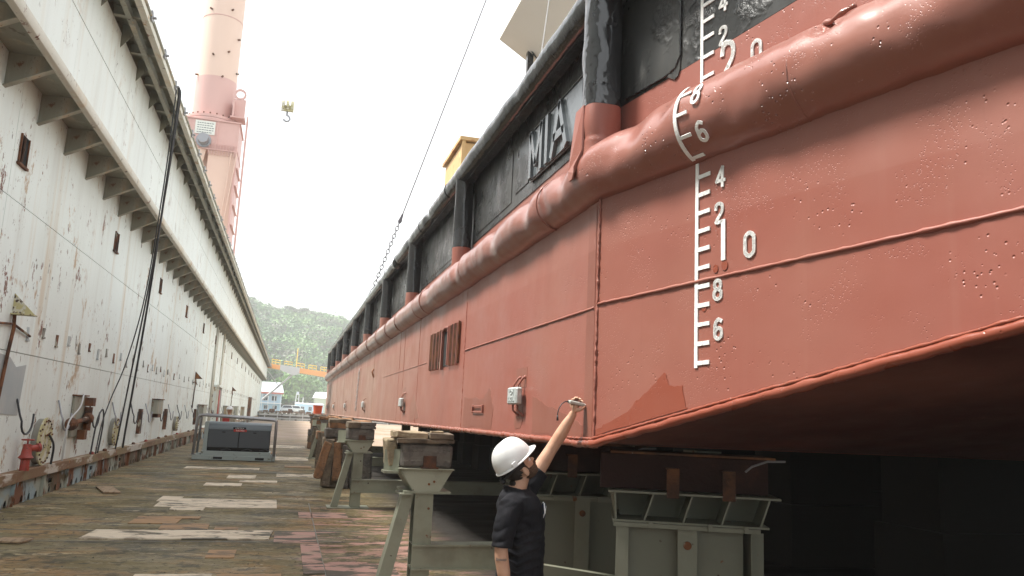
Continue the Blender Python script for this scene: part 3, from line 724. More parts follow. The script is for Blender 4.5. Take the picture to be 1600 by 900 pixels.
# right wing wall of the dock, hidden behind the barge
t = empty('dry_dock_wall', (21.5, 60, 0), 'opposite side wall of the floating dock, hidden behind the barge', 'dock wall')
mb = MB(); mb.box(20.5, 22.4, -10, Y1, 0, 8.9); build(mb, 'wall_core', M_wall, t)
mb = MB(); mb.box(18.6, 20.49, -10, Y1, 2.2, 3.2); build(mb, 'side_ledge', M_steelw, t)

# ------------------------------------------------------------------ crane on the wing wall
CX, CY = -4.95, 42.0
t = empty('dock_crane', (CX, CY, 8.8), 'peach and pink tower crane rising from the top of the left dock wall', 'crane')
lean = 0
mb = MB(); mb.tube([(CX, CY, 16.9), (CX, CY, 34)], [1.0, 1.0], 40, cap=True); build(mb, 'column', M_peach, t, smooth=True)
mb = MB(); mb.tube([(CX, CY, 15.9), (CX, CY, 18.3)], 1.012, 40); build(mb, 'column_foot', M_pinkc, t, smooth=True)
for z in (21.6, 26.4): 
    mb = MB(); mb.tube([(CX, CY, z), (CX, CY, z+.04)], 1.015, 40); build(mb, 'column_seam', M_pinkc, t, smooth=True)
for k, (a, z) in enumerate([(-100, 19.4), (-60, 19.7), (-30, 20.6), (-120, 21.9), (-62, 22), (-150, 18.4), (-70, 18.3), (-20, 18.8)]):
    p = Vector((CX+1.0*math.cos(R(a)), CY+1.0*math.sin(R(a)), z)); q = p+Vector((.14*math.cos(R(a)), .14*math.sin(R(a)), -.02)); mb = MB(); mb.tube([p, q], .05, 6); build(mb, 'peg', M_rust, t)
mb = MB(); mb.tube([(CX, CY, 16.0), (CX, CY, 16.14)], 1.33, 40); mb.tube([(CX, CY, 15.86), (CX, CY, 15.98)], 1.33, 40); build(mb, 'flange', M_pinkc, t, smooth=True)
for k in range(24):
    a = k*math.pi/12; mb = MB(); p = Vector((CX+1.2*math.cos(a), CY+1.2*math.sin(a), 16.14)); mb.tube([p, p+Vector((0, 0, .12))], .035, 6); build(mb, 'bolt', M_rust, t)
mb = MB(); mb.box(CX-1.3, CX+1.45, CY-1.25, CY+1.3, 14.35, 15.85); mb.box(CX-1.36, CX+1.52, CY-1.32, CY+1.36, 15.80, 15.858); mb.box(CX-.2, CX+1.5, CY-1.3, CY+1.3, 14.30, 14.36)
build(mb, 'head_box', M_pinkc, t)
mb = MB(); mb.hexa([(CX-1.25, CY-1.1, 14.0), (CX-.1, CY-1.1, 13.7), (CX-.1, CY+1.1, 13.7), (CX-1.25, CY+1.1, 14.0)], [(CX-1.29, CY-1.2, 14.345), (CX+.0, CY-1.2, 14.345), (CX+.0, CY+1.2, 14.345), (CX-1.29, CY+1.2, 14.345)]); build(mb, 'head_underside', M_peach, t)
for x in (CX+.42,): 
    mb = MB(); mb.box(x, x+.05, CY-1.31, CY-1.252, 14.36, 15.79); build(mb, 'stiffener', M_pinkc, t)
for k in range(10):
    x = CX+.12+k*.135; mb = MB(); mb.box(x, x+.03, CY-1.34, CY-1.252, 14.36, 14.62); mb.box(x, x+.03, CY-1.34, CY-1.252, 14.05, 14.28); build(mb, 'rib', M_pinkc, t)
mb = MB(); mb.prism([(CX-.85+1.5, CY-1.22, 14.3), (CX+1.45, CY-1.22, 14.3), (CX+1.45, CY-1.22, 12.6), (CX+1.4, CY-1.22, 8.8), (CX+1.0, CY-1.22, 8.8), (CX+.12, CY-1.22, 13.2), (CX+.12, CY-1.22, 14.3)], (0, .08, 0))
build(mb, 'leg', M_peach, t)
mb = MB(); mb.box(CX+.3, CX+1.35, CY-1.1, CY+1.1, 8.8, 14.3); build(mb, 'leg_core', M_peach, t)
mb = MB(); mb.box(CX+1.38, CX+1.47, CY-1.3, CY+1.3, 8.8, 14.3); build(mb, 'leg_flange', M_pinkc, t)
for z in (9.6, 10.6, 11.6, 12.6, 13.5):
    mb = MB(); mb.box(CX+1.475, CX+1.56, CY-1.2, CY+1.2, z, z+.05); build(mb, 'leg_rib', M_pinkc, t)
mb = MB(); mb.tube([(CX+1.46, CY-1.35, 14.2), (CX+1.0, CY-1.35, 8.8)], .03, 6); mb.tube([(CX+1.2, CY-1.35, 14.2), (CX+.9, CY-1.35, 8.8)], .03, 6); build(mb, 'brace_rod', M_peach, t)
lad = MB()
for y in (-.25, .25): lad.tube([(CX+1.75, CY-.6+y, 8.8), (CX+1.75, CY-.6+y, 16.4)], .03, 6)
for k in range(26): lad.tube([(CX+1.75, CY-.85, 8.9+k*.3), (CX+1.75, CY-.35, 8.9+k*.3)], .02, 5)
build(lad, 'ladder', M_pinkc, t)
mb = MB(); mb.box(CX+.95, CX+1.65, CY-1.2, CY-.2, 16.15, 16.22); mb.box(CX+1.02, CX+1.1, CY-1.15, CY-.3, 16.22, 17.1); build(mb, 'platform', M_pinkc, t)
arch = [(CX+1.0, CY-.75, 16.2), (CX+1.6, CY-.75, 16.2)]+[(CX+1.3+.3*math.cos(R(a)), CY-.75, 17.5+.3*math.sin(R(a))) for a in range(0, 181, 30)]
mb = MB(); o_ = [(CX+1.3+.3*math.cos(R(a)), 17.55+.3*math.sin(R(a))) for a in range(0, 361, 30)]; i_ = [(CX+1.3+.2*math.cos(R(a)), 17.55+.2*math.sin(R(a))) for a in range(0, 361, 30)]
for k in range(12): mb.prism([(o_[k][0], CY-.8, o_[k][1]), (o_[k+1][0], CY-.8, o_[k+1][1]), (i_[k+1][0], CY-.8, i_[k+1][1]), (i_[k][0], CY-.8, i_[k][1])], (0, .1, 0))
mb.box(CX+1.0, CX+1.6, CY-.8, CY-.7, 16.22, 17.28); build(mb, 'lug', M_pinkc, t)
mb = MB(); mb.box(CX-.62, CX+.32, CY-1.29, CY-1.258, 15.05, 15.74); sg = build(mb, 'sign', M_signw, t)
for k in range(5):
    mb = MB(); x = CX-.52; 
    for q in range(7):
        wd = random.uniform(.05, .13); mb.box(x, x+wd, CY-1.296, CY-1.2905, 15.60-k*.12, 15.635-k*.12); x += wd+.03
        if x > CX+.2: break
    build(mb, 'sign_lettering', M_print, sg)
mb = MB(); mb.tube([(CX-.15, CY-1.26, 14.72), (CX-.15, CY-1.75, 14.72)], [.28, .24], 16); mb.tube([(CX-.15, CY-1.3, 14.72), (CX-.15, CY-1.36, 14.72)], .36, 16); build(mb, 'slewing_motor', M_greycap, t, smooth=True)
jib = MB(); jib.box(CX-.4, CX+14, CY-.4, CY+.4, 34.01, 34.8); build(jib, 'jib', M_peach, t)
# hoist block hanging free
HX, HY, HZ = -1.25, 40.0, 16.75
t = empty('crane_hook', (HX, HY, HZ-.8), 'small yellow crane hook block hanging high in the white sky', 'crane hook')
mb = MB(); 
for dx in (-.22, 0, .22): mb.tube([(HX+dx-.07, HY, HZ+.1), (HX+dx+.07, HY, HZ+.1)], .26, 14)
mb.box(HX-.3, HX+.3, HY-.08, HY+.08, HZ-.2, HZ+.1); build(mb, 'sheave_block', M_hatch, t)
mb = MB(); mb.tube([(HX, HY, HZ-.2), (HX, HY, HZ-.42)]+[(HX+.16*math.sin(R(a)), HY, HZ-.58+.16*math.cos(R(a))) for a in (20, 60, 100, 140, 180, 220, 260)], .05, 8); build(mb, 'hook', M_greycap, t, smooth='all')
mb = MB()
for dx in (-.2, .2): mb.tube([(HX+dx, HY, HZ+.3), (HX+dx, HY+2, 34.0)], .009, 5)
build(mb, 'hoist_rope', M_pgrey, t)
# ------------------------------------------------------------------ the barge
barge = empty('barge', (9.5, 24, 1.5), 'large red oxide painted barge with a black upper rail resting on blocks in the dock', 'barge')
SX, SYE = 1.97, 43.3
BA = R(14); P0 = Vector((SX, 5.0, 0)); Dv = Vector((math.sin(BA), -math.cos(BA), 0)); Nv = Vector((-math.cos(BA), -math.sin(BA), 0))
def B(u, z, off=0.0): return P0 + Dv*u + Nv*off + Vector((0, 0, z))
UE = 7.0                         # length of the angled bow side
def zc(u): return 1.62+.205*u       # height of the chine along the bow
e = B(UE, 0)
BX = 17.0                        # far side of the barge
# shell plates: thin solids butted along weld seams
def side_plate(y0, y1, z0, z1, dx=0):
    mb = MB(); mb.box(SX+dx, SX+.03, min(y0, y1), max(y0, y1), z0, z1); return build(mb, 'side_plate', M_hull, barge)
ysd = [5.0, 9.22, 17.6, 26.0, 34.5, SYE]
for i in range(5):
    side_plate(ysd[i], ysd[i+1], 1.585, 2.53, .0); side_plate(ysd[i], ysd[i+1], 2.53, 3.5, .0015)
def bow_plate(u0, u1, zf0, zf1, off=0):
    n = 12; mb = MB(); vs = []
    for k in range(n+1):
        u = u0+(u1-u0)*k/n; vs += [B(u, zf0(u), off), B(u, zf1(u), off), B(u, zf0(u), -.03), B(u, zf1(u), -.03)]
    fs = []
    for k in range(n):
        a = 4*k; fs += [(a, a+4, a+5, a+1), (a+2, a+3, a+7, a+6), (a, a+2, a+6, a+4), (a+1, a+5, a+7, a+3)]
    fs += [(0, 1, 3, 2), (4*n, 4*n+2, 4*n+3, 4*n+1)]
    mb.add(vs, fs); return build(mb, 'bow_plate', M_hull, barge)
zs_ = lambda u: 2.545+.03*u
bow_plate(0, UE, zc, zs_, 0); bow_plate(0, UE, zs_, lambda u: 3.5, -.0015)
# bottom and bow rake, deck, stern, far side
mb = MB()
n = 14; vs = []
for k in range(n+1):
    u = UE*k/n; p = B(u, zc(u), -.002); vs += [p, Vector((BX, p.y, p.z-.02))]
for k in range(n): mb.add([vs[2*k], vs[2*k+1], vs[2*k+3], vs[2*k+2]], [(0, 1, 2, 3)])
build(mb, 'bow_rake', M_bottom, barge, smooth='all', clean=True)
mb = MB(); mb.add([(SX+.004, 5, 1.618), (BX, 5, 1.598), (BX, SYE, 1.56), (SX+.004, SYE, 1.58)], [(0, 1, 2, 3)]); build(mb, 'bottom_plating', M_bottom, barge)
for y in range(7, 43, 3):
    mb = MB(); mb.box(SX+.03, BX, y, y+.02, 1.555, 1.578); build(mb, 'bottom_seam', M_weld, barge)
mb = MB(); p = B(UE, 0, -.031); q_ = B(UE, 0, -.21); mb.add([(SX+.21, 5, 3.9), (BX, 5, 3.9), (BX, SYE, 3.9), (SX+.21, SYE, 3.9), (q_.x, q_.y, 3.9), (BX, p.y, 3.9)], [(0, 1, 2, 3), (4, 5, 1, 0)]); build(mb, 'deck', M_conc, barge)  # unseen deck, kept pale to bounce light up onto the canopy
mb = MB(); mb.box(SX+.031, BX, SYE-.04, SYE, 1.585, 4.8); build(mb, 'stern_plate', M_hull, barge)
mb = MB(); mb.box(BX-.04, BX, p.y, SYE, 1.6, 4.8); build(mb, 'far_side_plate', M_hull, barge)
mb = MB(); mb.add([(p.x, p.y, zc(UE)), (BX, p.y, zc(UE)-.02), (BX, p.y, 4.9), (p.x, p.y, 4.9)], [(0, 1, 2, 3)]); build(mb, 'transom_plate', M_hull, barge)
# chine bar, with lumpy weld
def lump(pts, r, mat, name, n=10, amp=.12, sc=9, step=.04, parent=barge, smooth='all'):
    q = []
    for a, b in zip(pts[:-1], pts[1:]):
        a, b = Vector(a), Vector(b); L = (b-a).length; st = step if L < 12 else step*3
        m_ = max(1, int(L/st)); q += [a.lerp(b, i/m_) for i in range(m_)]
    q.append(Vector(pts[-1])); mb = MB(); mb.tube(q, r, n)
    for i, v in enumerate(mb.v):
        c = q[i//n] if i//n < len(q) else v
        mb.v[i] = c+(v-c)*(1+amp*noise.noise(v*sc)*2)
    return build(mb, name, mat, parent, smooth=smooth)
lump([(SX+.005, SYE, 1.575), (SX+.005, 14, 1.592)], .026, M_hull, 'chine_bar', step=.1)
lump([(SX+.005, 14, 1.592), (SX+.005, 5.9, 1.608), (SX+.002, 5.35, 1.606), (SX-.004, 5.0, 1.614), B(.4, zc(.4)-.004, 0), B(1.5, zc(1.5), 0), B(3, zc(3), 0), B(UE, zc(UE), 0)], .026, M_fresh, 'chine_bar', n=12, amp=.16, sc=14, step=.03)
lump([(SX-.012, 5.5, 1.64), (SX-.012, 5.02, 1.645), B(.3, zc(.3)+.028, .012), B(.9, zc(.9)+.03, .01), B(UE, zc(UE)+.03, .008)], .009, M_fresh, 'chine_weld', n=6, amp=.35, sc=30, step=.02)
# weld seams
lump([(SX-.003, 5.06, 2.527), (SX-.003, 9.2, 2.527)], .009, M_hull, 'weld_seam', n=6, amp=.3, sc=20)
lump([(SX-.001, 11.9, 2.527), (SX-.001, 17.5, 2.527)], .007, M_hull, 'weld_seam', n=6, amp=.3, sc=20)
lump([B(0, zs_(0), .002), B(2, zs_(2), .002), B(UE, zs_(UE), .002)], .011, M_hull, 'weld_seam', n=6, amp=.3, sc=20)
lump([(SX-.003, 4.995, 1.64), (SX-.003, 4.995, 3.28)], .008, M_hull, 'corner_weld', n=6, amp=.9, sc=45, step=.015)
lump([(SX, 9.22, 1.6), (SX, 9.22, 3.3)], .0045, M_weld, 'weld_seam', n=5, amp=.9, sc=30, step=.02)
for y in (12.7, 14.4, 15.0, 19.6, 23.2, 26.0, 30.0, 34.5, 39.0):
    lump([(SX, y, 1.6), (SX, y, 3.28)], .004, M_weld if y in (14.4, 15.0, 12.7) else M_hull, 'weld_seam', n=5, amp=.5, sc=30, step=.08)
# touched up paint areas, thin coats lying on the plates
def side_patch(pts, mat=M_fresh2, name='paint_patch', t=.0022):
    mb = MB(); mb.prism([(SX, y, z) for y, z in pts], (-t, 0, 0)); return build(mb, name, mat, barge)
def wob(pts, amp=.012, k=6):
    out = []
    for (a, b), (c, d) in zip(pts, pts[1:]+pts[:1]):
        for i in range(k):
            t_ = i/k; out.append((a+(c-a)*t_+random.uniform(-amp, amp)*(i > 0), b+(d-b)*t_+random.uniform(-amp, amp)*(i > 0)))
    return out
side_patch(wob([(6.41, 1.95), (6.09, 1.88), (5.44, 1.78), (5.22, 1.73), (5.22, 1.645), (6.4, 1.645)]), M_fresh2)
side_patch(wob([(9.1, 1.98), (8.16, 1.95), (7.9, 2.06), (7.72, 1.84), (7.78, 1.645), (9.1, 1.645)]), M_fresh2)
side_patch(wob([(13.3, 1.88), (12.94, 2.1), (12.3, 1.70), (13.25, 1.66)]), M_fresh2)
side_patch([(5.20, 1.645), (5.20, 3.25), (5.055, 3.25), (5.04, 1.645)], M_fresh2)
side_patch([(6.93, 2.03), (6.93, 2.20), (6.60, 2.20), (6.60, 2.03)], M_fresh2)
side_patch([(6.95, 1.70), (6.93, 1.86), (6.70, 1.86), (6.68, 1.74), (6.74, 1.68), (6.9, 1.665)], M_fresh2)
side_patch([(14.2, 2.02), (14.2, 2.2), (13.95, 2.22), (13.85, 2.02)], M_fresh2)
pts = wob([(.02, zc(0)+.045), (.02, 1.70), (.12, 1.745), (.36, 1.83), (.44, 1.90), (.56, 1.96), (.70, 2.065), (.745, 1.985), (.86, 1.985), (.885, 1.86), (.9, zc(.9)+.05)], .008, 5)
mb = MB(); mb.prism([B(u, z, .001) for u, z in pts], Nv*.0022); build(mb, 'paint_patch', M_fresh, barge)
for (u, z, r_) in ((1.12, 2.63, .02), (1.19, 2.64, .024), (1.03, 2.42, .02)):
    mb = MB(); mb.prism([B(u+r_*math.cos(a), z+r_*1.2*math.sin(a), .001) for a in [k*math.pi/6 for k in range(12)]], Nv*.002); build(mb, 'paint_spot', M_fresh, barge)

# rubbing tubes
def big_tube(path, r, mat, name, step, n, amp, dents=(), seed=0, mats=None):
    q = []
    for a, b in zip(path[:-1], path[1:]):
        a, b = Vector(a), Vector(b); m_ = max(1, int((b-a).length/step)); q += [a.lerp(b, i/m_) for i in range(m_)]
    q.append(Vector(path[-1])); mb = MB(); mb.tube(q, [rad(p_) for p_ in q] if callable(r) else r, n)
    for i in range(len(q)*n):
        c = q[i//n]; v = mb.v[i]; d = (v-c)
        k = 1+amp*(noise.noise(v*1.6+Vector((seed, 0, 0)))*1.2+.5*noise.noise(v*5)+.5*noise.noise(v*9)+.35*noise.noise(v*21))
        for (dc, dr, dd) in dents:
            l = (v-Vector(dc)).length
            if l < dr: k -= dd*(.5+.5*math.cos(math.pi*l/dr))
        mb.v[i] = c+d*k
    return build(mb, name, mat, barge, smooth='all')
ZT = 3.475; RT = .205
dn = [((SX-.15, 6.4, ZT+.1), .28, .22), ((SX-.12, 5.5, ZT+.12), .3, .25), ((SX-.1, 7.6, ZT+.1), .35, .2), ((SX-.15, 9.3, ZT+.1), .3, .2), ((SX-.1, 11.5, ZT+.1), .5, .16), (tuple(B(.45, ZT+.15, .15)), .3, .25), (tuple(B(.2, ZT-.02, .19)), .25, .13), ((SX-.2, 5.9, ZT-.05), .3, .14)]
RB, ZB, OB = .25, 3.528, -.075          # the tube is fatter along the bow
def rad(v):
    u = (v-P0).dot(Dv); return RT if v.y > 5.05 else RT+(RB-RT)*min(1, max(0, u/.9))
dn += [(tuple(B(1.98, ZB+.2, .10)), .13, .3), (tuple(B(.75, ZB+.1, .14)), .22, .10), (tuple(B(1.4, ZB-.05, .17)), .2, .06)]
big_tube([(SX+.03, 14.8, ZT), (SX+.03, 5.12, ZT), (SX+.034, 4.95, ZT), B(.2, ZT+.01, -.04), B(.9, ZB, OB), B(UE, ZB, OB)], rad, M_tube, 'rubbing_tube', .035, 48, .045, dn)
yy = [14.82, 20.4, 26.8, 33, SYE+.05]
for i in range(4): big_tube([(SX+.03, yy[i+1]-.01, ZT-.0), (SX+.03, yy[i]+.005, ZT)], RT, M_tube, 'rubbing_tube', .12, 20, .03, (), i)
for y in (5.95, 9.0, 11.9, 12.6, 14.81, 16.4, 18.2, 20.4, 23.6, 26.8, 30, 33, 37):
    q = [(SX+.03+(RT+.003)*math.cos(a), y, ZT+(RT+.003)*math.sin(a)) for a in [R(70+220*k/24) for k in range(25)]]
    mb = MB(); mb.tube(q, .0075, 5); build(mb, 'tube_weld', M_tube, barge, smooth='all')
for u in (1.783, 3.9):
    c = B(u, ZB, OB); q = [c+Nv*((RB-.002)*math.cos(a))+Vector((0, 0, (RB-.002)*math.sin(a))) for a in [R(-80+170*k/24) for k in range(25)]]
    mb = MB(); mb.tube(q, .0075, 5); build(mb, 'tube_weld', M_tube, barge, smooth='all')
# torn lip on the bow tube
lump([B(1.88, 3.755, .02), B(1.97, 3.735, .055), B(2.09, 3.76, .045)], .014, M_tube, 'torn_lip', n=8, amp=.4, sc=20, step=.01)
# top rail tube
ZR = 4.86; RR = .118
dn2 = [((SX-.06, 12.2, ZR-.05), .35, .35), ((SX-.05, 14.2, ZR), .3, .3), ((SX, 16.6, ZR), .3, .3), ((SX-.1, 7, ZR+.03), .5, .1), ((SX-.1, 18.7, ZR), .25, .3)]
big_tube([(SX, 15.9, ZR), (SX, 5.1, ZR), (SX+.005, 4.98, ZR), B(.15, ZR, 0), B(UE, ZR, 0)], RR, M_black, 'top_rail', .05, 28, .05, dn2, 2)
mb = MB(); mb.tube([(SX, 15.9, ZR), (SX, 16.25, ZR-.02)], [RR*1.02, RR*.6], 20); build(mb, 'top_rail_end', M_black, barge, smooth=True)
big_tube([(SX, SYE, ZR-.08), (SX, 16.2, ZR-.02)], RR*.98, M_black, 'top_rail', .12, 20, .07, dn2, 5)
for y in (10.6, 12.9, 16.0, 17.8, 22, 27, 32):
    q = [(SX+(RR+.002)*math.cos(a), y, ZR+(RR+.002)*math.sin(a)) for a in [2*math.pi*k/20 for k in range(21)]]
    mb = MB(); mb.tube(q, .006, 5); build(mb, 'tube_weld', M_black, barge, smooth='all')
# bulwark with black panels above the rubbing tube
XB = SX+.15
ypost = [5.03, 9.85, 14.0, 18.1, 22.2, 26.6, 30.9, 35.2, 39.5, 43.0]
for i in range(9):
    y0, y1 = ypost[i], ypost[i+1]
    mb = MB(); mb.box(XB, XB+.02, y0+.001, y1-.001, 3.5, 3.93); build(mb, 'bulwark_foot', M_hull, barge)
    mb = MB(); mb.box(XB-.001, XB+.02, y0+.001, y1-.001, 3.932, 4.86); build(mb, 'bulwark_panel', M_bulw, barge)
    lump([(XB-.003, y0+.15, 3.932), (XB-.003, y1-.15, 3.932)], .006, M_black, 'panel_weld', n=5, amp=.3, step=.1)
    if i:
        mb = MB(); mb.box(XB-.008, XB-.0011, y0+.25, y1-.22, 4.0, 4.68); build(mb, 'doubler_plate', M_bulw, barge)
mb = MB(); mb.box(XB-.01, XB-.0011, 7.32, 7.79, 4.07, 4.58); build(mb, 'doubler_plate', M_bulw, barge, bevel=.004)
mb = MB(); mb.box(XB-.008, XB-.0011, 7.95, 9.6, 4.02, 4.6); build(mb, 'doubler_plate', M_bulw, barge)
mb = MB(); mb.box(XB-.16, XB-.06, 5.3, 15.5, 4.72, 4.735); build(mb, 'rail_knee', M_black, barge)
mb = MB(); mb.box(SX+.02, XB, 5.2, SYE, ZR-.01, ZR+.01); build(mb, 'rail_web', M_black, barge)
mb = MB(); mb.prism([B(.001, 3.5, -.15), B(UE, 3.5, -.15), B(UE, 4.03+.055*UE, -.15), B(.001, 3.985, -.15)], Nv*-.02); build(mb, 'bulwark_foot', M_hull, barge)
mb = MB(); mb.prism([B(.001, 3.987, -.149), B(UE, 4.033+.055*UE, -.149), B(UE, 4.86, -.149), B(.001, 4.86, -.149)], Nv*-.02); build(mb, 'bulwark_panel', M_bulw, barge)
mb = MB(); rc = [(.05, 4.86), (.05, 4.02), (.5, 4.035)]+[(.60+.06*math.cos(a)-.02, 4.10-.06+.06*math.sin(a)+.0) for a in (R(-80), R(-45), R(-5))]+[(.645, 4.12), (.645, 4.86)]
mb.prism([B(u, z, -.1485) for u, z in rc], Nv*.008); build(mb, 'doubler_plate', M_bulw, barge)
lump([B(u, z, -.139) for u, z in [(.08, 4.02), (.5, 4.035), (.6, 4.06), (.645, 4.13), (.645, 4.80)]], .006, M_black, 'panel_weld', n=5, amp=.5, sc=40, step=.02)
# posts between the tubes
for i, y in enumerate(ypost):
    big = i == 0
    r = .132 if big else .122; x = SX-.005 if big else SX+.02; zb = 3.62; zm = 3.94 if big else 3.885
    for nm, z0, z1, mt in (('post', zm, 4.85, M_black), ('post_foot', 3.5, zm-.001, M_hull)):
        n = 24; mb = MB(); nz = 26 if big else 12; ring = []
        for k in range(nz+1):
            z = z0+(z1-z0)*k/nz
            for j in range(n):
                a = 2*math.pi*j/n; ca, sa = math.cos(a), math.sin(a); pw = .72 if big else 1
                cx_, sy_ = math.copysign(abs(ca)**pw, ca), math.copysign(abs(sa)**pw, sa)
                k_ = 1+(.07 if big else .03)*noise.noise(Vector((ca*1.2+i*3, sa*1.2, z*4.5)))*1.6
                if z < 3.7: k_ *= 1+(.06 if big else 0)
                mb.v.append(Vector((x+r*cx_*k_, y+r*sy_*k_, z)))
        for k in range(nz):
            for j in range(n): mb.f.append((k*n+j, k*n+(j+1) % n, (k+1)*n+(j+1) % n, (k+1)*n+j)); mb.mi.append(0)
        o = build(mb, nm, mt, barge, smooth='all')
    if big:   # tongue of plate lapping down over the rubbing tube
        mb = MB(); pts = [(5.155, 3.95), (5.16, 3.5)]+[(5.10+.06*math.cos(a), 3.47+.06*math.sin(a)) for a in (R(-10), R(-60), R(-120), R(-170))]+[(5.03, 3.5), (5.0, 3.62), (5.0, 3.95)]
        mb.prism([(SX-.178+(.045 if z > 3.6 else 0), yv, z) for yv, z in pts], (-.014, 0, 0)); build(mb, 'post_tongue', M_hull, barge, bevel=.004)
lump([(XB-.006, 5.18, 3.93), (XB-.006, 5.18, 4.8)], .008, M_black, 'panel_weld', n=5, amp=.6, sc=40, step=.02)

# name plate with raised letters
mb = MB(); mb.box(XB-.024, XB-.0111, 5.3, 7.22, 4.03, 4.56); npl = build(mb, 'name_plate', M_plate, barge, bevel=.003)
def strokes(name, lines, th, parent, mat, fn, depth=.012, sm=False):
    """each stroke a raised bar; fn maps (s, t, h) to the surface"""
    mb = MB()
    for ln in lines:
        for (a, b) in zip(ln[:-1], ln[1:]):
            dx, dy = b[0]-a[0], b[1]-a[1]; L = math.hypot(dx, dy) or 1e-6; nx_, ny_ = -dy/L*th/2, dx/L*th/2; ex, ey = dx/L*th*.35, dy/L*th*.35
            m_ = max(1, int(L/.03)); 
            for i in range(m_):
                p0 = (a[0]-ex+(dx+2*ex)*i/m_, a[1]-ey+(dy+2*ey)*i/m_); p1 = (a[0]-ex+(dx+2*ex)*(i+1)/m_, a[1]-ey+(dy+2*ey)*(i+1)/m_)
                j0 = 1+.12*noise.noise(Vector((p0[0]*60, p0[1]*60, 1))); j1 = 1+.12*noise.noise(Vector((p1[0]*60, p1[1]*60, 1)))
                q = [(p0[0]+nx_*j0, p0[1]+ny_*j0), (p1[0]+nx_*j1, p1[1]+ny_*j1), (p1[0]-nx_*j1, p1[1]-ny_*j1), (p0[0]-nx_*j0, p0[1]-ny_*j0)]
                mb.hexa([fn(*c, 0) for c in q], [fn(c[0]*.94+(p0[0]+p1[0])/2*.06, c[1], depth) for c in q])
    return build(mb, name, mat, parent)
fnp = lambda s, t, h: (XB-.0245-h, 7.22-s, 4.03+t)
LT = .50; lo = .05; hi = .47
lo, hi = .05, .46
strokes('name_letter', [[(.08, lo), (.08, hi), (.25, .14), (.42, hi), (.42, lo)]], .075, npl, M_plate, fnp, .03)
strokes('name_letter', [[(.585, lo), (.585, hi)]], .08, npl, M_plate, fnp, .03)
strokes('name_letter', [[(.74, lo), (.93, hi), (1.12, lo)], [(.81, .19), (1.05, .19)]], .075, npl, M_plate, fnp, .03)
lump([(XB-.03, 7.2, 4.05), (XB-.03, 5.35, 4.05)], .006, M_black, 'plate_weld', n=5, amp=.4, step=.03)
lump([(XB-.03, 7.2, 4.54), (XB-.03, 5.35, 4.54)], .006, M_black, 'plate_weld', n=5, amp=.4, step=.03)

# draft marks on the bow
fb = lambda s, t, h: B(s, t, .001+h)
fbu = lambda s, t, h: B(s, t, -.148+h)
def ft(s, t, h):       # t is the angle on the tube
    rr_ = RB*1.012+h; return B(s, ZB+rr_*math.sin(t), OB+rr_*math.cos(t))
GL = {'4': [[(.75, 0), (.75, 1), (.05, .3), (1, .3)]],
      '2': [[(.08, .72), (.15, .92), (.45, 1), (.8, .92), (.9, .7), (.75, .45), (.1, 0), (.95, 0)]],
      '6': [[(.9, .92), (.5, 1), (.15, .8), (.08, .45), (.12, .12), (.5, 0), (.88, .12), (.92, .35), (.8, .5), (.5, .55), (.15, .42)]],
      '8': [[(.5, 1), (.85, .9), (.85, .65), (.5, .53), (.15, .65), (.15, .9), (.5, 1)], [(.5, .53), (.92, .4), (.92, .12), (.5, 0), (.08, .12), (.08, .4), (.5, .53)]],
      '0': [[(.5, 1), (.88, .85), (.92, .5), (.88, .15), (.5, 0), (.12, .15), (.08, .5), (.12, .85), (.5, 1)]],
      '1': [[(.5, 0), (.5, 1)]]}
def rnd_(ln):
    if len(ln) < 4 or ln[0] == (.75, 0): return ln
    out = []; cl = ln[0] == ln[-1]
    for i in range(len(ln)-1):
        p0 = ln[i-1] if i else (ln[-2] if cl else ln[0]); p1, p2 = ln[i], ln[i+1]; p3 = ln[i+2] if i+2 < len(ln) else (ln[1] if cl else ln[-1])
        for k in range(3):
            t = k/3; out.append(tuple(.5*((2*b)+(-a+c)*t+(2*a-5*b+4*c-d)*t*t+(-a+3*b-3*c+d)*t**3) for a, b, c, d in zip(p0, p1, p2, p3)))
    return out+[ln[-1]]
def digit(ch, u, z, wd, ht, th, fn=fb, ang=False):
    ls = [[(u+(x-.5)*wd, z+(y-.5)*ht) for x, y in rnd_(ln)] for ln in GL[ch]]
    if ang:
        f2 = lambda s, t, h: fn(s, (t-z)/RB+ang, h)
        return strokes('draft_number', ls, th, barge, M_mark, f2, .006)
    return strokes('draft_number', ls, th, barge, M_mark, fn, .006)
strokes('draft_scale', [[(.97, 2.09), (.97, 3.27)]], .026, barge, M_mark, fb, .006)
for k in range(11):
    z = 2.107+.1085*k; strokes('draft_tick', [[(.985, z), (1.068, z+.004)]], .024, barge, M_mark, fb, .006)
digit('6', 1.144, 2.288, .06, .105, .019); digit('8', 1.139, 2.508, .058, .105, .019); digit('1', 1.182, 2.785, .05, .21, .032)
digit('0', 1.375, 2.726, .075, .125, .021); digit('2', 1.150, 2.946, .062, .105, .019); digit('4', 1.158, 3.152, .066, .11, .019)
an = [R(a) for a in range(-66, 57, 6)]
mb = MB()
for a, b in zip(an[:-1], an[1:]): mb.hexa([ft(.957, a, 0), ft(.983, a, 0), ft(.983, b, 0), ft(.957, b, 0)], [ft(.957, a, .006), ft(.983, a, .006), ft(.983, b, .006), ft(.957, b, .006)])
build(mb, 'draft_scale', M_mark, barge)
for a in (-62, -28, 4, 36): strokes('draft_tick', [[(.985, R(a)), (1.07, R(a)+.02)]], .11, barge, M_mark, lambda s, t, h: ft(s, t, h), .005) if False else None
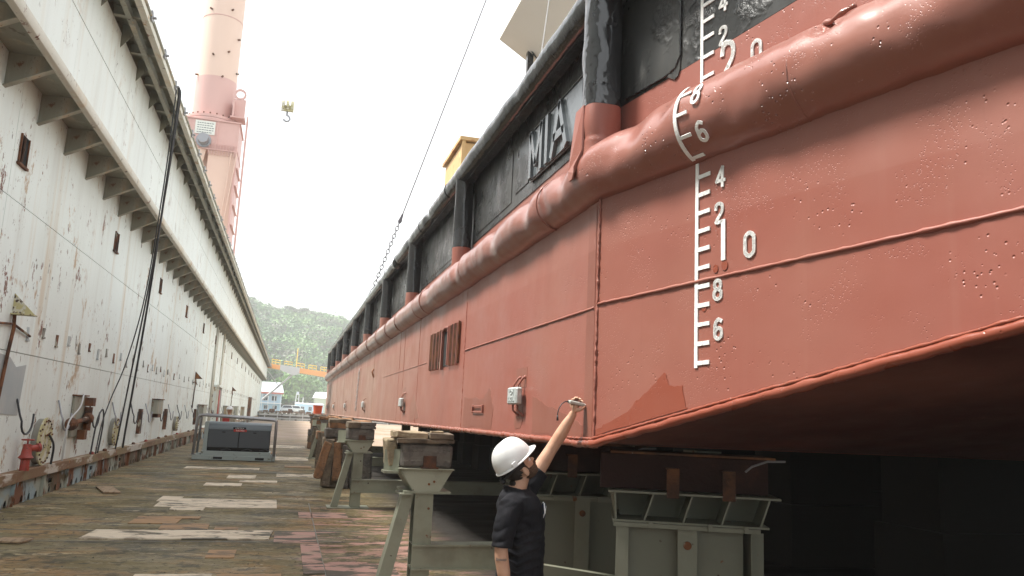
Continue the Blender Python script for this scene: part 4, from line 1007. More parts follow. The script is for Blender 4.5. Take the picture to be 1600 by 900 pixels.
def tick_t(a):
    mb = MB(); w_ = .046
    for k in range(3):
        s0, s1 = .984+k*.029, .984+(k+1)*.029
        mb.hexa([ft(s0, a-w_, 0), ft(s1, a-w_, 0), ft(s1, a+w_, 0), ft(s0, a+w_, 0)], [ft(s0, a-w_*.8, .006), ft(s1, a-w_*.8, .006), ft(s1, a+w_*.8, .006), ft(s0, a+w_*.8, .006)])
    build(mb, 'draft_tick', M_mark, barge)
for a in (-62, -30, 0, 30): tick_t(R(a))
digit('6', 1.15, 3.4, .062, .105, .019, ft, R(-32)); digit('8', 1.13, 3.7, .058, .12, .018, ft, R(22))
strokes('draft_scale', [[(.842, 3.70), (.842, 4.84)]], .024, barge, M_mark, fbu, .006)
for z in (3.79, 3.895, 4.03, 4.155, 4.27, 4.38, 4.49, 4.6): strokes('draft_tick', [[(.855, z), (.94, z+.004)]], .022, barge, M_mark, fbu, .006)
digit('2', 1.025, 4.11, .062, .105, .019, fbu); digit('4', 1.025, 4.325, .066, .11, .019, fbu); digit('2', 1.065, 3.935, .11, .22, .030, fbu); digit('0', 1.29, 3.90, .075, .13, .021, fbu)

# zinc anodes with their bent straps
for i, (y, ln) in enumerate([(6.76, .29), (14.0, .29), (21.3, .29), (28.1, .29), (35.0, .29), (40.5, .29)]):
    z0, z1 = 1.878, 2.026; xo = SX-.03
    mb = MB(); mb.box(xo-.058, xo, y-ln/2, y+ln/2, z0, z1); a = build(mb, 'anode', M_zinc, barge, bevel=.012)
    for dy in (-.07, .07):
        mb = MB(); mb.tube([(SX+.0, y+dy-.05, z1+.085), (SX-.02, y+dy-.045, z1+.085), (xo-.02, y+dy, z1+.02), (xo-.025, y+dy, z1-.01)], .0095, 8); mb.ball((SX-.006, y+dy-.05, z1+.088), .016, 8, 6); build(mb, 'strap', M_hull, a, smooth='all'); mb = MB()
        mb.tube([(xo-.022, y+dy, z0+.01), (xo-.02, y+dy, z0-.05), (SX-.012, y+dy-.02, z0-.085), (SX, y+dy-.02, z0-.087)], .0095, 8); mb.ball((SX-.006, y+dy-.02, z0-.09), .014, 8, 6)
        build(mb, 'strap', M_hull, a, smooth='all')
    if i == 0:
        fa = lambda s, t, h: (xo-.0585-h, y+ln/2-s, z0+t)
        strokes('cast_mark', [[(.08, .105), (.13, .125), (.18, .105), (.13, .085), (.08, .105)], [(.21, .125), (.21, .085)]], .010, a, M_zinc, fa, .004)
        strokes('cast_mark', [[(.05, .06), (.05, .03), (.09, .03)], [(.12, .06), (.16, .06), (.16, .03), (.12, .03), (.12, .06)], [(.19, .06), (.19, .03), (.24, .03)]], .009, a, M_zinc, fa, .004)
# sea chest grille
g = build(MB().box(SX-.004, SX-.0005, 9.5, 11.55, 2.40, 2.90), 'grille', M_hull, barge)
mb = MB()
for k in range(13):
    y = 11.5-k*.092
    if 10.05 < y < 10.62: continue
    mb.box(SX-.008, SX-.0045, y-.028, y+.028, 2.405, 2.895)
mb.box(SX-.008, SX-.0045, 10.17, 10.52, 2.40, 2.86); build(mb, 'slots', M_void, g)
for k in range(26):
    y = 11.52-k*.080
    if 10.08 < y < 10.60: continue
    mb = MB(); a = random.uniform(-.012, .012); mb.hexa([(SX-.034, y-.013, 2.385+a), (SX-.0085, y-.013, 2.385+a), (SX-.0085, y+.013, 2.385+a), (SX-.034, y+.013, 2.385+a)], [(SX-.034, y-.023, 2.905+a), (SX-.0085, y-.023, 2.905), (SX-.0085, y+.003, 2.905), (SX-.034, y+.003, 2.905+a)])
    build(mb, 'bar', M_rust if k % 3 else M_hull, g)
mb = MB(); mb.box(SX-.045, SX-.009, 10.53, 10.58, 2.36, 2.89); mb.box(SX-.045, SX-.009, 10.10, 10.14, 2.40, 2.89); mb.tube([(SX-.025, 10.56, 2.88), (SX-.03, 10.36, 2.905), (SX-.025, 10.12, 2.89)], .02, 8); build(mb, 'opening_frame', M_hull, g)
# small foot bracket
mb = MB(); mb.tube([(SX-.012, 8.12, 1.87), (SX-.02, 8.14, 1.87), (SX-.02, 8.58, 1.87), (SX-.012, 8.6, 1.87)], .007, 6); mb.tube([(SX-.012, 8.12, 1.812), (SX-.018, 8.14, 1.812), (SX-.018, 8.58, 1.812), (SX-.012, 8.6, 1.812)], .007, 6)
for y in (8.12, 8.58): mb.box(SX-.024, SX-.001, y, y+.02, 1.80, 1.885)
build(mb, 'foot_bracket', M_hull, barge, bevel=.003)
# short chain hanging on the side, far along
t = MB(); c = 0
for k in range(14):
    z = 2.95-k*.085; q = [Vector((SX-.02, 23.6+.025*k, z))+Vector((.018*math.cos(a) if k % 2 else 0, 0 if k % 2 else .022*math.cos(a), .055*math.sin(a))) for a in [2*math.pi*j/10 for j in range(11)]]
    t.tube(q, .009, 5)
build(t, 'hanging_chain', M_pgrey, barge)
mb = MB(); mb.tube([(SX-.01, 19.6, 2.8), (SX-.05, 19.55, 2.72), (SX-.01, 19.5, 2.6)], .02, 8); build(mb, 'pad_eye', M_rust, barge, smooth='all')

# things standing on the barge deck
t = empty('container_box', (3.5, 14.7, 3.9), 'ochre orange box standing on the barge deck behind the black rail', 'box')
mb = MB(); mb.box(2.72, 4.6, 13.9, 15.6, 3.905, 6.78); build(mb, 'body', M_obox, t, bevel=.02)
for y in (13.86,):
    for x in (2.70, 4.56): mb = MB(); mb.box(x, x+.07, y, y+.035, 3.905, 6.80); build(mb, 'corner_post', M_obox, t)
mb = MB(); mb.box(2.66, 4.66, 13.84, 15.66, 6.802, 6.87); build(mb, 'lid', M_obox, t)
t = empty('canopy', (4, 10.5, 3.9), 'large beige sheet canopy slanting high above the barge deck', 'canopy')
mb = MB(); mb.hexa([(2.98, 7.6, 8.27), (6.0, 7.6, 6.42), (6.0, 12.5, 6.34), (2.98, 12.5, 8.19)], [(2.98, 7.6, 8.39), (6.0, 7.6, 6.54), (6.0, 12.5, 6.46), (2.98, 12.5, 8.31)]); build(mb, 'roof_sheet', M_beige, t)
for y in (8, 12.2):
    for x, z in ((3.42, 8.0), (5.6, 6.6)):
        mb = MB(); mb.box(x, x+.1, y, y+.1, 3.905, z-.02-(0 if x < 5 else 0.1)); build(mb, 'post', M_black, t)
mb = MB()
for k in range(8): mb.tube([(3.47, 12.15, 7.9-k*.35), (3.62, 12.15, 7.72-k*.35), (3.47, 12.15, 7.55-k*.35)], .015, 5)
mb.box(3.61, 3.64, 12.13, 12.17, 5, 7.85); build(mb, 'lattice_ladder', M_black, t)
# crane slings
mb = MB(); a = Vector((1.95, 22, 4.9)); b = Vector((2.65, 22, 7.19)); L = (b-a).length; d = (b-a).normalized(); s = d.cross(Vector((0, 1, 0))).normalized(); yv = Vector((0, 1, 0)); nl = int(L/.115)
for k in range(nl):
    c = a+d*(k+.5)*L/nl; e1 = s if k % 2 else yv
    q = [c+d*(.078*math.sin(w_))+e1*(.045*math.cos(w_)) for w_ in [2*math.pi*j/10 for j in range(11)]]; mb.tube(q, .013, 5)
M_chain = Mat('chain_steel', (.06, .05, .06), .5, .3).done()
t = empty('sling_chain', tuple(a), 'dark chain sling rising from the black rail to a wire in the white sky', 'chain sling')
build(mb, 'chain', M_chain, t)
mb = MB(); mb.tube([b, b+(Vector((4.44, 22, 13.18))-b)*3], .018, 6); build(mb, 'wire', M_chain, t)
mb = MB(); mb.tube([b-d*.1, b+d*.15], [.05, .03], 8); mb.tube([a-d*.1, a+d*.12], [.06, .06], 8); build(mb, 'shackle', M_chain, t)
mb = MB(); mb.tube([(2.62, 9, 5.0), (2.70, 9, 6.33), (2.77, 9, 7.04), (3.2, 9, 12)], .007, 6); build(mb, 'guy_wire', M_pgrey, label='thin pale wire passing in front of the beige canopy', cat='wire', origin=(2.62, 9, 5))
t = empty('bucket', (1.62, 44.2, 1.47), 'orange plastic bucket standing on the timber at the far end of the barge', 'bucket')
mb = MB(); mb.tube([(1.62, 44.2, 1.475), (1.62, 44.2, 2.0)], [.2, .25], 20); build(mb, 'body', M_orange, t, smooth=True)
mb = MB(); mb.tube([(1.62, 44.2, 1.985), (1.62, 44.2, 2.015)], .265, 20); build(mb, 'rim', M_orange, t, smooth=True)
# ------------------------------------------------------------------ cradles and timber under the barge
def part(root, name, mb, mat, bevel=0, smooth=False): return build(mb, name, mat, root, bevel=bevel, smooth=smooth)
def cradle(Yf, label, group='steel docking cradles under the barge side'):
    t = empty('docking_cradle', (1.4, Yf+.25, 0), label, 'cradle', group); D = .5
    def ibeam_v(x0, x1, y0, y1, z0, z1, sk=0):      # column whose flange faces the camera; sk shifts the foot
        m_ = MB()
        for (a, b) in ((y0, y0+.018), (y1-.018, y1)):
            m_.hexa([(x0+sk, a, z0), (x1+sk, a, z0), (x1+sk, b, z0), (x0+sk, b, z0)], [(x0, a, z1), (x1, a, z1), (x1, b, z1), (x0, b, z1)])
        c = (x0+x1)/2; m_.hexa([(c-.008+sk, y0+.018, z0), (c+.008+sk, y0+.018, z0), (c+.008+sk, y1-.018, z0), (c-.008+sk, y1-.018, z0)], [(c-.008, y0+.018, z1), (c+.008, y0+.018, z1), (c+.008, y1-.018, z1), (c-.008, y1-.018, z1)])
        return m_
    part(t, 'column', ibeam_v(1.275, 1.455, Yf, Yf+.22, .021, 1.0), M_stand)
    m_ = MB()
    for (a, b) in ((Yf+.02, Yf+.036), (Yf+.19, Yf+.206)):
        m_.hexa([(.93, a, .021), (1.05, a, .021), (1.05, b, .021), (.93, b, .021)], [(1.16, a, 1.0), (1.27, a, 1.0), (1.27, b, 1.0), (1.16, b, 1.0)])
    m_.hexa([(.93, Yf+.036, .021), (.946, Yf+.036, .021), (.946, Yf+.19, .021), (.93, Yf+.19, .021)], [(1.16, Yf+.036, 1.0), (1.176, Yf+.036, 1.0), (1.176, Yf+.19, 1.0), (1.16, Yf+.19, 1.0)])
    part(t, 'brace', m_, M_stand)
    m_ = MB(); m_.box(1.16, 1.62, Yf-.03, Yf+.5, 1.0, 1.022); m_.box(1.12, 1.24, Yf-.05, Yf+.3, .985, .999); part(t, 'shelf_plate', m_, M_stand)
    m_ = MB()
    m_.hexa([(1.25, Yf-.02, 1.022), (1.51, Yf-.02, 1.022), (1.51, Yf-.005, 1.022), (1.25, Yf-.005, 1.022)], [(1.12, Yf-.02, 1.225), (1.63, Yf-.02, 1.225), (1.63, Yf-.005, 1.225), (1.12, Yf-.005, 1.225)])
    part(t, 'tray_front', m_, M_stand2); m_ = MB()
    m_.hexa([(1.25, Yf+D, 1.022), (1.51, Yf+D, 1.022), (1.51, Yf+D+.015, 1.022), (1.25, Yf+D+.015, 1.022)], [(1.12, Yf+D, 1.225), (1.63, Yf+D, 1.225), (1.63, Yf+D+.015, 1.225), (1.12, Yf+D+.015, 1.225)])
    part(t, 'tray_back', m_, M_stand2)
    m_ = MB(); m_.hexa([(1.25, Yf-.005, 1.022), (1.262, Yf-.005, 1.022), (1.262, Yf+D, 1.022), (1.25, Yf+D, 1.022)], [(1.10, Yf-.005, 1.225), (1.112, Yf-.005, 1.225), (1.112, Yf+D, 1.225), (1.10, Yf+D, 1.225)]); part(t, 'tray_side', m_, M_stand)
    m_ = MB(); m_.box(1.10, 1.64, Yf-.055, Yf+.03, 1.226, 1.238); part(t, 'tray_lip', m_, M_stand2, .003)
    m_ = MB(); m_.hexa([(.98, Yf+.22, 1.20), (1.11, Yf+.10, 1.20), (1.11, Yf+.11, 1.20), (.98, Yf+.23, 1.20)], [(.98, Yf+.22, 1.40), (1.12, Yf+.10, 1.41), (1.12, Yf+.11, 1.41), (.98, Yf+.23, 1.40)]); m_.box(.97, 1.12, Yf+.08, Yf+.34, 1.175, 1.198)
    part(t, 'side_cheek', m_, M_stand)
    m_ = MB(); m_.box(1.275, 4.6, Yf-.035, Yf+.19, .505, .522); m_.box(1.275, 4.6, Yf-.035, Yf+.19, .285, .302); m_.box(1.275, 4.6, Yf-.012, Yf-.001, .302, .505)
    part(t, 'cross_beam', m_, M_stand)
    m_ = MB(); m_.box(.86, 1.62, Yf-.08, Yf+.4, 0.005, .02); part(t, 'base_plate', m_, M_stand)
    m_ = MB(); m_.box(4.3, 4.6, Yf, Yf+.3, .021, 1.5); part(t, 'inner_column', m_, M_stand)
    for (x, z) in ((1.40, 1.09), (1.45, 1.115), (1.41, .86)):
        m_ = MB(); m_.tube([(x, Yf-.021, z), (x, Yf-.03, z)], .012, 8); part(t, 'bolt_scar', m_, M_rust)
    return t
cradle(7.9, 'pale green steel cradle with tapered tray nearest the camera, just left of the man')
cradle(15.3, 'second grey green steel cradle along the barge, left of the nearest one')
cradle(23.0, 'third steel cradle mostly hidden behind the stacked timber')
cradle(30.6, 'fourth steel cradle far along under the barge')

def timber(x0, x1, y0, y1, z0, z1, mat, label, group=None, rot=None, jit=.008, seed=0, cuts=(3, 7, 2)):
    """a rough sawn baulk with worn, chipped edges"""
    bm = bmesh.new(); bmesh.ops.create_cube(bm, size=1)
    sx, sy, sz = x1-x0, y1-y0, z1-z0; c = Vector(((x0+x1)/2, (y0+y1)/2, (z0+z1)/2))
    for v in bm.verts: v.co = Vector((v.co.x*sx, v.co.y*sy, v.co.z*sz))
    bmesh.ops.bevel(bm, geom=list(bm.edges), offset=min(sx, sy, sz)*.10, segments=1, affect='EDGES')
    bmesh.ops.subdivide_edges(bm, edges=list(bm.edges), cuts=2, use_grid_fill=True)
    for v in bm.verts:
        p = v.co*7+Vector((seed*3.1, c.y, c.z)); v.co += Vector((noise.noise(p), noise.noise(p+Vector((9, 0, 0))), noise.noise(p+Vector((0, 9, 0)))))*jit*2.2
        if rot: v.co = rot @ v.co
    me = bpy.data.meshes.new('timber'); bm.to_mesh(me); bm.free(); me.materials.append(mat)
    o = bpy.data.objects.new('timber_block', me); COL.objects.link(o); o.location = c
    return setp(o, label, 'timber block', group)
G = 'timber blocks packed under the barge'
Y = 7.9
timber(1.12, 1.62, Y-.02, Y+.5, 1.24, 1.478, M_wood2, 'big cracked grey timber block sitting in the tray of the nearest cradle', G, seed=1, jit=.006)
timber(1.06, 1.35, Y-.05, Y+.42, 1.48, 1.523, M_wood, 'lower left split slab on top of the nearest cradle block', G, seed=2)
timber(1.355, 1.63, Y-.045, Y+.42, 1.48, 1.52, M_wood, 'lower right split slab on top of the nearest cradle block', G, seed=3)
timber(1.05, 1.37, Y-.03, Y+.45, 1.526, 1.583, M_wood4, 'upper left pale slab wedged under the hull on the nearest cradle', G, seed=4)
timber(1.375, 1.62, Y-.05, Y+.45, 1.523, 1.58, M_wood, 'upper right slab wedged under the hull on the nearest cradle', G, seed=5)
timber(1.40, 1.52, Y+.0, Y+.1, 1.585, 1.60, M_wood4, 'thin yellow wedge lying on the top right slab of the nearest cradle', G, seed=6, jit=.003)
timber(1.0, 1.10, Y+.15, Y+.55, 1.24, 1.50, M_wood4, 'upright whitish board beside the block of the nearest cradle', G, seed=7, rot=roty(R(-8)))
m_ = MB(); m_.box(1.33, 1.46, Y-.035, Y-.021, 1.25, 1.36); m_.box(1.31, 1.48, Y-.06, Y-.02, 1.239, 1.252); build(m_, 'angle_clip', M_rust, label='rusty steel clip fixed against the nearest cradle block', cat='steel clip', origin=(1.4, Y-.04, 1.24), bevel=.003)
Y = 15.3
timber(1.13, 1.63, Y-.02, Y+.5, 1.24, 1.45, M_wood2, 'big dark timber block in the tray of the second cradle', G, seed=11)
timber(1.13, 1.37, Y-.04, Y+.5, 1.453, 1.57, M_wood, 'brown top block on the left of the second cradle', G, seed=12)
timber(1.38, 1.65, Y-.04, Y+.5, 1.453, 1.50, M_wood2, 'lower grey slab on the right of the second cradle', G, seed=13)
timber(1.38, 1.65, Y-.03, Y+.5, 1.503, 1.57, M_wood2, 'upper grey slab on the right of the second cradle', G, seed=14)
m_ = MB(); m_.box(1.34, 1.47, Y-.04, Y-.021, 1.25, 1.33); m_.box(1.32, 1.5, Y-.06, Y-.02, 1.239, 1.25); build(m_, 'angle_clip', M_rust, label='rusty steel clip fixed against the second cradle block', cat='steel clip', origin=(1.4, Y-.04, 1.24), bevel=.003)
# cribs of stacked baulks farther along
def crib(Y, x0, lab, seed, lean=True):
    rnd = random.Random(seed); wds = (M_wood, M_wood2, M_wood3, M_wood4); z = 0.0; k = 0
    hs = [.30, .30, .28, .26, .22, .12, .09]
    for i, h in enumerate(hs):
        dx = rnd.uniform(-.06, .06)
        timber(x0+dx, x0+.52+dx, Y+rnd.uniform(-.05, .05), Y+.62, z+.003, z+h, wds[(i+seed) % 3], f'{("lowest", "second lowest", "third", "fourth", "fifth", "second highest", "topmost")[i]} baulk of the timber stack {lab}', G, seed=seed*9+i, jit=.012); z += h
    timber(x0+.56, x0+1.1, Y, Y+.6, .003, .9, M_wood2, f'square dark block standing inside the timber stack {lab}', G, seed=seed+40)
    timber(x0+.54, x0+1.06, Y-.02, Y+.6, .905, 1.56, M_wood3, f'upper inner block of the timber stack {lab}', G, seed=seed+41)
    if lean:
        if lean > 1: timber(x0-.14, x0+.04, Y-.16, Y-.02, .22, 1.05, M_wood3, f'broken slab leaning on the timber stack {lab}', G, seed=seed+42, rot=roty(R(14)), jit=.016)
        timber(x0-.03, x0+.17, Y-.13, Y-.06, .05, 1.1, M_wood, f'left board nailed upright on the timber stack {lab}', G, seed=seed+43, jit=.016, rot=roty(R(3)))
        timber(x0+.19, x0+.36, Y-.13, Y-.06, .18, 1.05, M_wood3, f'middle orange board upright on the timber stack {lab}', G, seed=seed+44, jit=.014, rot=roty(R(-2)))
        timber(x0+.38, x0+.56, Y-.12, Y-.05, .02, 1.0, M_wood2, f'right board nailed upright on the timber stack {lab}', G, seed=seed+45, jit=.014)
crib(19.2, .95, 'just behind the second cradle', 3, 2)
crib(25.0, 1.0, 'with an orange face farther back', 5)
crib(31.6, 1.05, 'in the middle distance', 7, True)
crib(38.2, 1.1, 'near the stern of the barge', 8, False)
crib(43.9, 1.3, 'at the stern under the orange bucket', 10, False)

# bow cradle, heavier, with an open fronted tray and a red steel box on top
def bow_cradle(ox, oy, ang, label):
    t = empty('bow_cradle', (ox, oy, 0), label, 'cradle', 'heavy cradles under the bow'); Rz = rotz(ang); O = Vector((ox, oy, 0))
    def pt(name, m_, mat, bevel=0):
        m_.v = [Rz @ v + O for v in m_.v]; return build(m_, name, mat, t, bevel=bevel)
    W = 1.05; zt, zb = 1.28, 1.10
    m_ = MB(); m_.box(-.06, W+.06, -.03, .62, zt, zt+.014); pt('tray_top', m_, M_cr2)
    m_ = MB(); m_.box(-.03, W-.02, -.03, .62, zb-.014, zb); pt('tray_bottom', m_, M_cr2)
    for i, x in enumerate((.235, .50, .76, 1.02)):
        m_ = MB(); m_.prism([(x-.05, -.02, zb+.001), (x+.01, -.02, zt-.001), (x+.022, -.02, zt-.001), (x-.038, -.02, zb+.001)], (0, .28, 0)); pt('divider', m_, M_cr2)
    m_ = MB(); m_.prism([(0.03, .28, zb+.001), (W, .28, zb+.001), (W+.03, .28, zt-.001), (-.02, .28, zt-.001)], (0, .012, 0)); pt('tray_back', m_, M_cr)
    m_ = MB(); m_.prism([(-.01, -.02, zb+.001), (-.015, .6, zb+.001), (-.05, .6, zt-.001), (-.02, -.02, zt-.001)], (.012, 0, 0)); pt('tray_end', m_, M_cr2)
    m_ = MB(); m_.box(-.02, W-.08, -.04, .6, zb-.045, zb-.016)
    for x in (.22, .62, .86): m_.box(x, x+.03, -.055, -.041, zb-.045, zb+.0)
    pt('clamp_bar', m_, M_cr2)
    for x0, x1, dx in ((0.0, .085, .36), (.42, .55, .32)):
        m_ = MB(); m_.box(x0, x1, -.02, -.004, .02, zb-.046); pt('column_flange', m_, M_cr2)
        m_ = MB(); m_.box(x1+.001, x1+dx, .06, .075, .02, zb-.046); pt('column_panel', m_, M_cr)
        m_ = MB(); m_.box(x0+.01, x0+.022, -.003, .55, .02, zb-.046); pt('column_web', m_, M_cr)
    m_ = MB(); m_.box(W-.14, W-.125, -.02, .5, .02, zb-.046); m_.box(W-.12, W-.05, .02, .03, .02, zb-.046); pt('column_edge', m_, M_cr)
    m_ = MB(); m_.tube([(.485, -.0205, .95), (.485, -.03, .95)], .028, 12); m_.tube([(.485, -.03, .95), (.485, -.032, .95)], .014, 10); pt('lifting_eye', m_, M_rust)
    m_ = MB(); m_.box(-.12, W+.0, .10, .5, 1.30, 1.545); pt('bearing_box', m_, M_bear, .006)
    m_ = MB(); m_.box(-.05, W+.04, .05, .55, 1.547, 1.562); pt('bearing_cap', m_, M_rust)
    m_ = MB(); m_.box(.13, .33, .092, .099, 1.32, 1.50); pt('glossy_patch', m_, M_bear)
    for x in (.34, .72):
        m_ = MB(); m_.box(x, x+.085, -.035, -.02, 1.26, 1.46); m_.box(x, x+.085, -.02, .09, 1.45, 1.46); k = pt('clip', m_, M_rust)
        m_ = MB(); m_.tube([(x+.045, -.036, 1.40), (x+.045, -.06, 1.40)], .02, 6); m_.tube([(x+.045, -.036, 1.40), (x+.045, -.041, 1.40)], .032, 14); m_.v = [Rz @ v + O for v in m_.v]; build(m_, 'bolt', M_rust, k)
    m_ = MB(); m_.tube([(.88, .02, 1.46), (.92, .0, 1.50), (1.02, -.02, 1.54), (1.14, -.03, 1.545)], .008, 6); pt('bent_wire', m_, M_galv)
    return t
bow_cradle(2.28, 5.32, R(-22), 'heavy olive steel cradle with open tray under the bow, right of the man')
bow_cradle(2.15, 7.0, R(-12), 'darker steel cradle seen just behind the man, left of the heavy bow cradle')
m_ = MB(); m_.hexa([(1.9, 6.15, .45), (3.2, 5.9, .30), (3.2, 6.0, .30), (1.9, 6.25, .45)], [(1.9, 6.15, .66), (3.2, 5.9, .50), (3.2, 6.0, .50), (1.9, 6.25, .66)])
build(m_, 'loose_beam', M_cr, label='slanting steel beam lying low behind the man between the cradles', cat='beam', origin=(2.5, 6, .4))
# rows of keel blocks in the dark under the barge
n_k = 0; kb = None
for ix, x in enumerate((7.2, 9.9, 12.6, 15.4)):
    for iy in range(15):
        y = 4.8+iy*2.55
        if y > 42.5: continue
        if kb is None:
            kb = empty('keel_block', (x, y, 0), 'keel block stack in the dark under the middle of the barge', 'keel block', 'keel blocks under the barge')
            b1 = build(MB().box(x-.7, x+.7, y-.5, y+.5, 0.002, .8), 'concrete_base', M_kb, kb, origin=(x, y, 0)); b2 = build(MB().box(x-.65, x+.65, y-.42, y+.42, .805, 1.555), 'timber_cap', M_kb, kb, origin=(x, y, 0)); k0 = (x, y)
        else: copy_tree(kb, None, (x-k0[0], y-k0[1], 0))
# ------------------------------------------------------------------ people
M_skin = Mat('skin', (.52, .30, .20), .5); M_skin.spots((.44, .22, .14), 14, .45, .75, 4, .7); M_skin.b.inputs['Subsurface Weight'].default_value = .0
M_skin.bump(M_skin.noise(120, 3), .12, .002); M_skin = M_skin.done()
m = Mat('black_cotton', (.012, .012, .015), .9, 0, .2); m.spots((.022, .022, .026), 5, .45, .7); m.bump(m.noise((9, 9, 4), 4), .6, .02).bump(m.noise(300, 2), .15, .001); M_shirt = m.done()
m = Mat('dark_trouser_cloth', (.018, .02, .028), .85); m.bump(m.noise((9, 9, 3), 3), .5, .02); M_trous = m.done()
m = Mat('white_hard_hat', (.78, .78, .77), .28); m.spots((.66, .65, .62), 12, .6, .75); M_hat = m.done()
m = Mat('dark_hair', (.018, .013, .010), .7); m.bump(m.noise((60, 60, 180), 3), .8, .004); M_hair = m.done()
m = Mat('brown_beard', (.085, .045, .025), .8); m.spots((.15, .09, .05), 90, .5, .7); m.bump(m.noise(160, 3), .9, .004); M_beard = m.done()
m = Mat('leather_boot', (.07, .05, .035), .6); M_boot = m.done()
m = Mat('tattoo_ink', (.22, .15, .12), .5); M_ink = m.done()
m = Mat('lens_blue', (.02, .035, .09), .1); M_lens = m.done()
m = Mat('gauge_plastic', (.42, .42, .38), .45); M_gauge = m.done()
m = Mat('beige_work_shirt', (.42, .36, .27), .85); M_workshirt = m.done()
m = Mat('red_vest', (.45, .05, .04), .8); M_vest = m.done()

def loft(mb, secs, n=20, pw=1.0):      # (cx, cy, z, rx, ry)
    vs = []
    for (cx, cy, z, rx, ry) in secs:
        for k in range(n):
            a = 2*math.pi*k/n; c, s = math.cos(a), math.sin(a)
            vs.append((cx+rx*math.copysign(abs(c)**pw, c), cy+ry*math.copysign(abs(s)**pw, s), z))
    fs = [(i*n+k, i*n+(k+1) % n, (i+1)*n+(k+1) % n, (i+1)*n+k) for i in range(len(secs)-1) for k in range(n)]
    fs += [list(range(n))[::-1], [(len(secs)-1)*n+k for k in range(n)]]
    return mb.add(vs, fs)
def fuse(o, vox, smooth_it=3):
    md = o.modifiers.new('r', 'REMESH'); md.mode = 'VOXEL'; md.voxel_size = vox; md.use_smooth_shade = True
    m2 = o.modifiers.new('s', 'SMOOTH'); m2.factor = .5; m2.iterations = smooth_it
    dg = bpy.context.evaluated_depsgraph_get(); me = bpy.data.meshes.new_from_object(o.evaluated_get(dg))
    o.modifiers.clear(); old = o.data; mats = list(old.materials); o.data = me
    if not me.materials:
        for q in mats: me.materials.append(q)
    for p in me.polygons: p.use_smooth = True
    return o
surv = empty('person', (1.5, 5.13, 0), 'bearded man in white hard hat and black t-shirt reaching up to touch the red hull', 'person')
PH = R(40); HC = Vector((1.468, 5.14, 1.480)); YH = R(6)
Fh = Vector((math.cos(PH)*math.cos(YH), math.cos(PH)*math.sin(YH), math.sin(PH))); Sh = Vector((-math.sin(YH), math.cos(YH), 0)); Uh = Fh.cross(Sh)
if Uh.z < 0: Uh = -Uh
def HL(f, s, u): return HC+Fh*f+Sh*s+Uh*u
HS = [(.115, .0, -.03, .02), (.105, .04, -.06, .045), (.07, .075, -.09, .068), (.03, .09, -.1, .077), (.0, .094, -.102, .078), (-.022, .100, -.100, .077), (-.036, .100, -.098, .075), (-.048, .088, -.095, .073),
      (-.062, .090, -.09, .071), (-.075, .093, -.086, .069), (-.088, .092, -.08, .066), (-.098, .098, -.073, .063), (-.106, .094, -.065, .061), (-.114, .096, -.055, .058), (-.128, .090, -.035, .052), (-.142, .088, -.01, .044), (-.152, .076, .01, .034), (-.158, .06, .025, .02)]
def head_slices(mb, off=0, rng=None, n=40, fmin=None, nz=0):
    vs = []; rows = 0
    for (u, fr, bk, hw) in HS:
        if rng and not (rng[0] <= u <= rng[1]): continue
        rows += 1
        for k in range(n):
            a = 2*math.pi*k/n; c, s = math.cos(a), math.sin(a); cf = (fr+bk)/2; rf = (fr-bk)/2+off
            f = cf+rf*math.copysign(abs(c)**.85, c); sd_ = (hw+off)*math.copysign(abs(s)**.9, s)
            if c > 0:
                f += .034*math.exp(-((u+.074)/.016)**2)*math.exp(-(sd_/.011)**2)+.014*math.exp(-((u+.055)/.014)**2)*math.exp(-(sd_/.009)**2)
                f -= .010*math.exp(-((u+.048)/.010)**2)*math.exp(-((abs(sd_)-.032)/.014)**2)
            if nz: f += nz*noise.noise(Vector((f*90, sd_*90, u*90))); sd_ += nz*noise.noise(Vector((u*80, f*80, sd_*80)))
            vs.append(HL(f, sd_, u))
    fs = [(i*n+k, i*n+(k+1) % n, (i+1)*n+(k+1) % n, (i+1)*n+k) for i in range(rows-1) for k in range(n)]
    fs += [list(range(n))[::-1], [(rows-1)*n+k for k in range(n)]]
    return mb.add(vs, fs)
b = MB(); head_slices(b)
b.tube([(1.49, 5.14, 1.24), (1.505, 5.14, 1.31), HL(.01, 0, -.09)], [.072, .056, .056], 20)
loft(b, [(1.52, 5.14, .78, .12, .14), (1.525, 5.14, .95, .11, .13), (1.525, 5.14, 1.12, .12, .145), (1.51, 5.14, 1.20, .105, .15), (1.49, 5.14, 1.265, .06, .10), (1.485, 5.14, 1.32, .05, .06)], 24)
# left arm, raised
b.tube([(1.52, 5.25, 1.22), (1.60, 5.285, 1.29), (1.66, 5.29, 1.375), (1.72, 5.285, 1.475), (1.765, 5.275, 1.555), (1.79, 5.265, 1.60), (1.825, 5.245, 1.665), (1.855, 5.225, 1.73), (1.882, 5.205, 1.785), (1.892, 5.195, 1.81)],
       [.055, .052, .051, .048, .042, .042, .043, .037, .028, .026], 20)
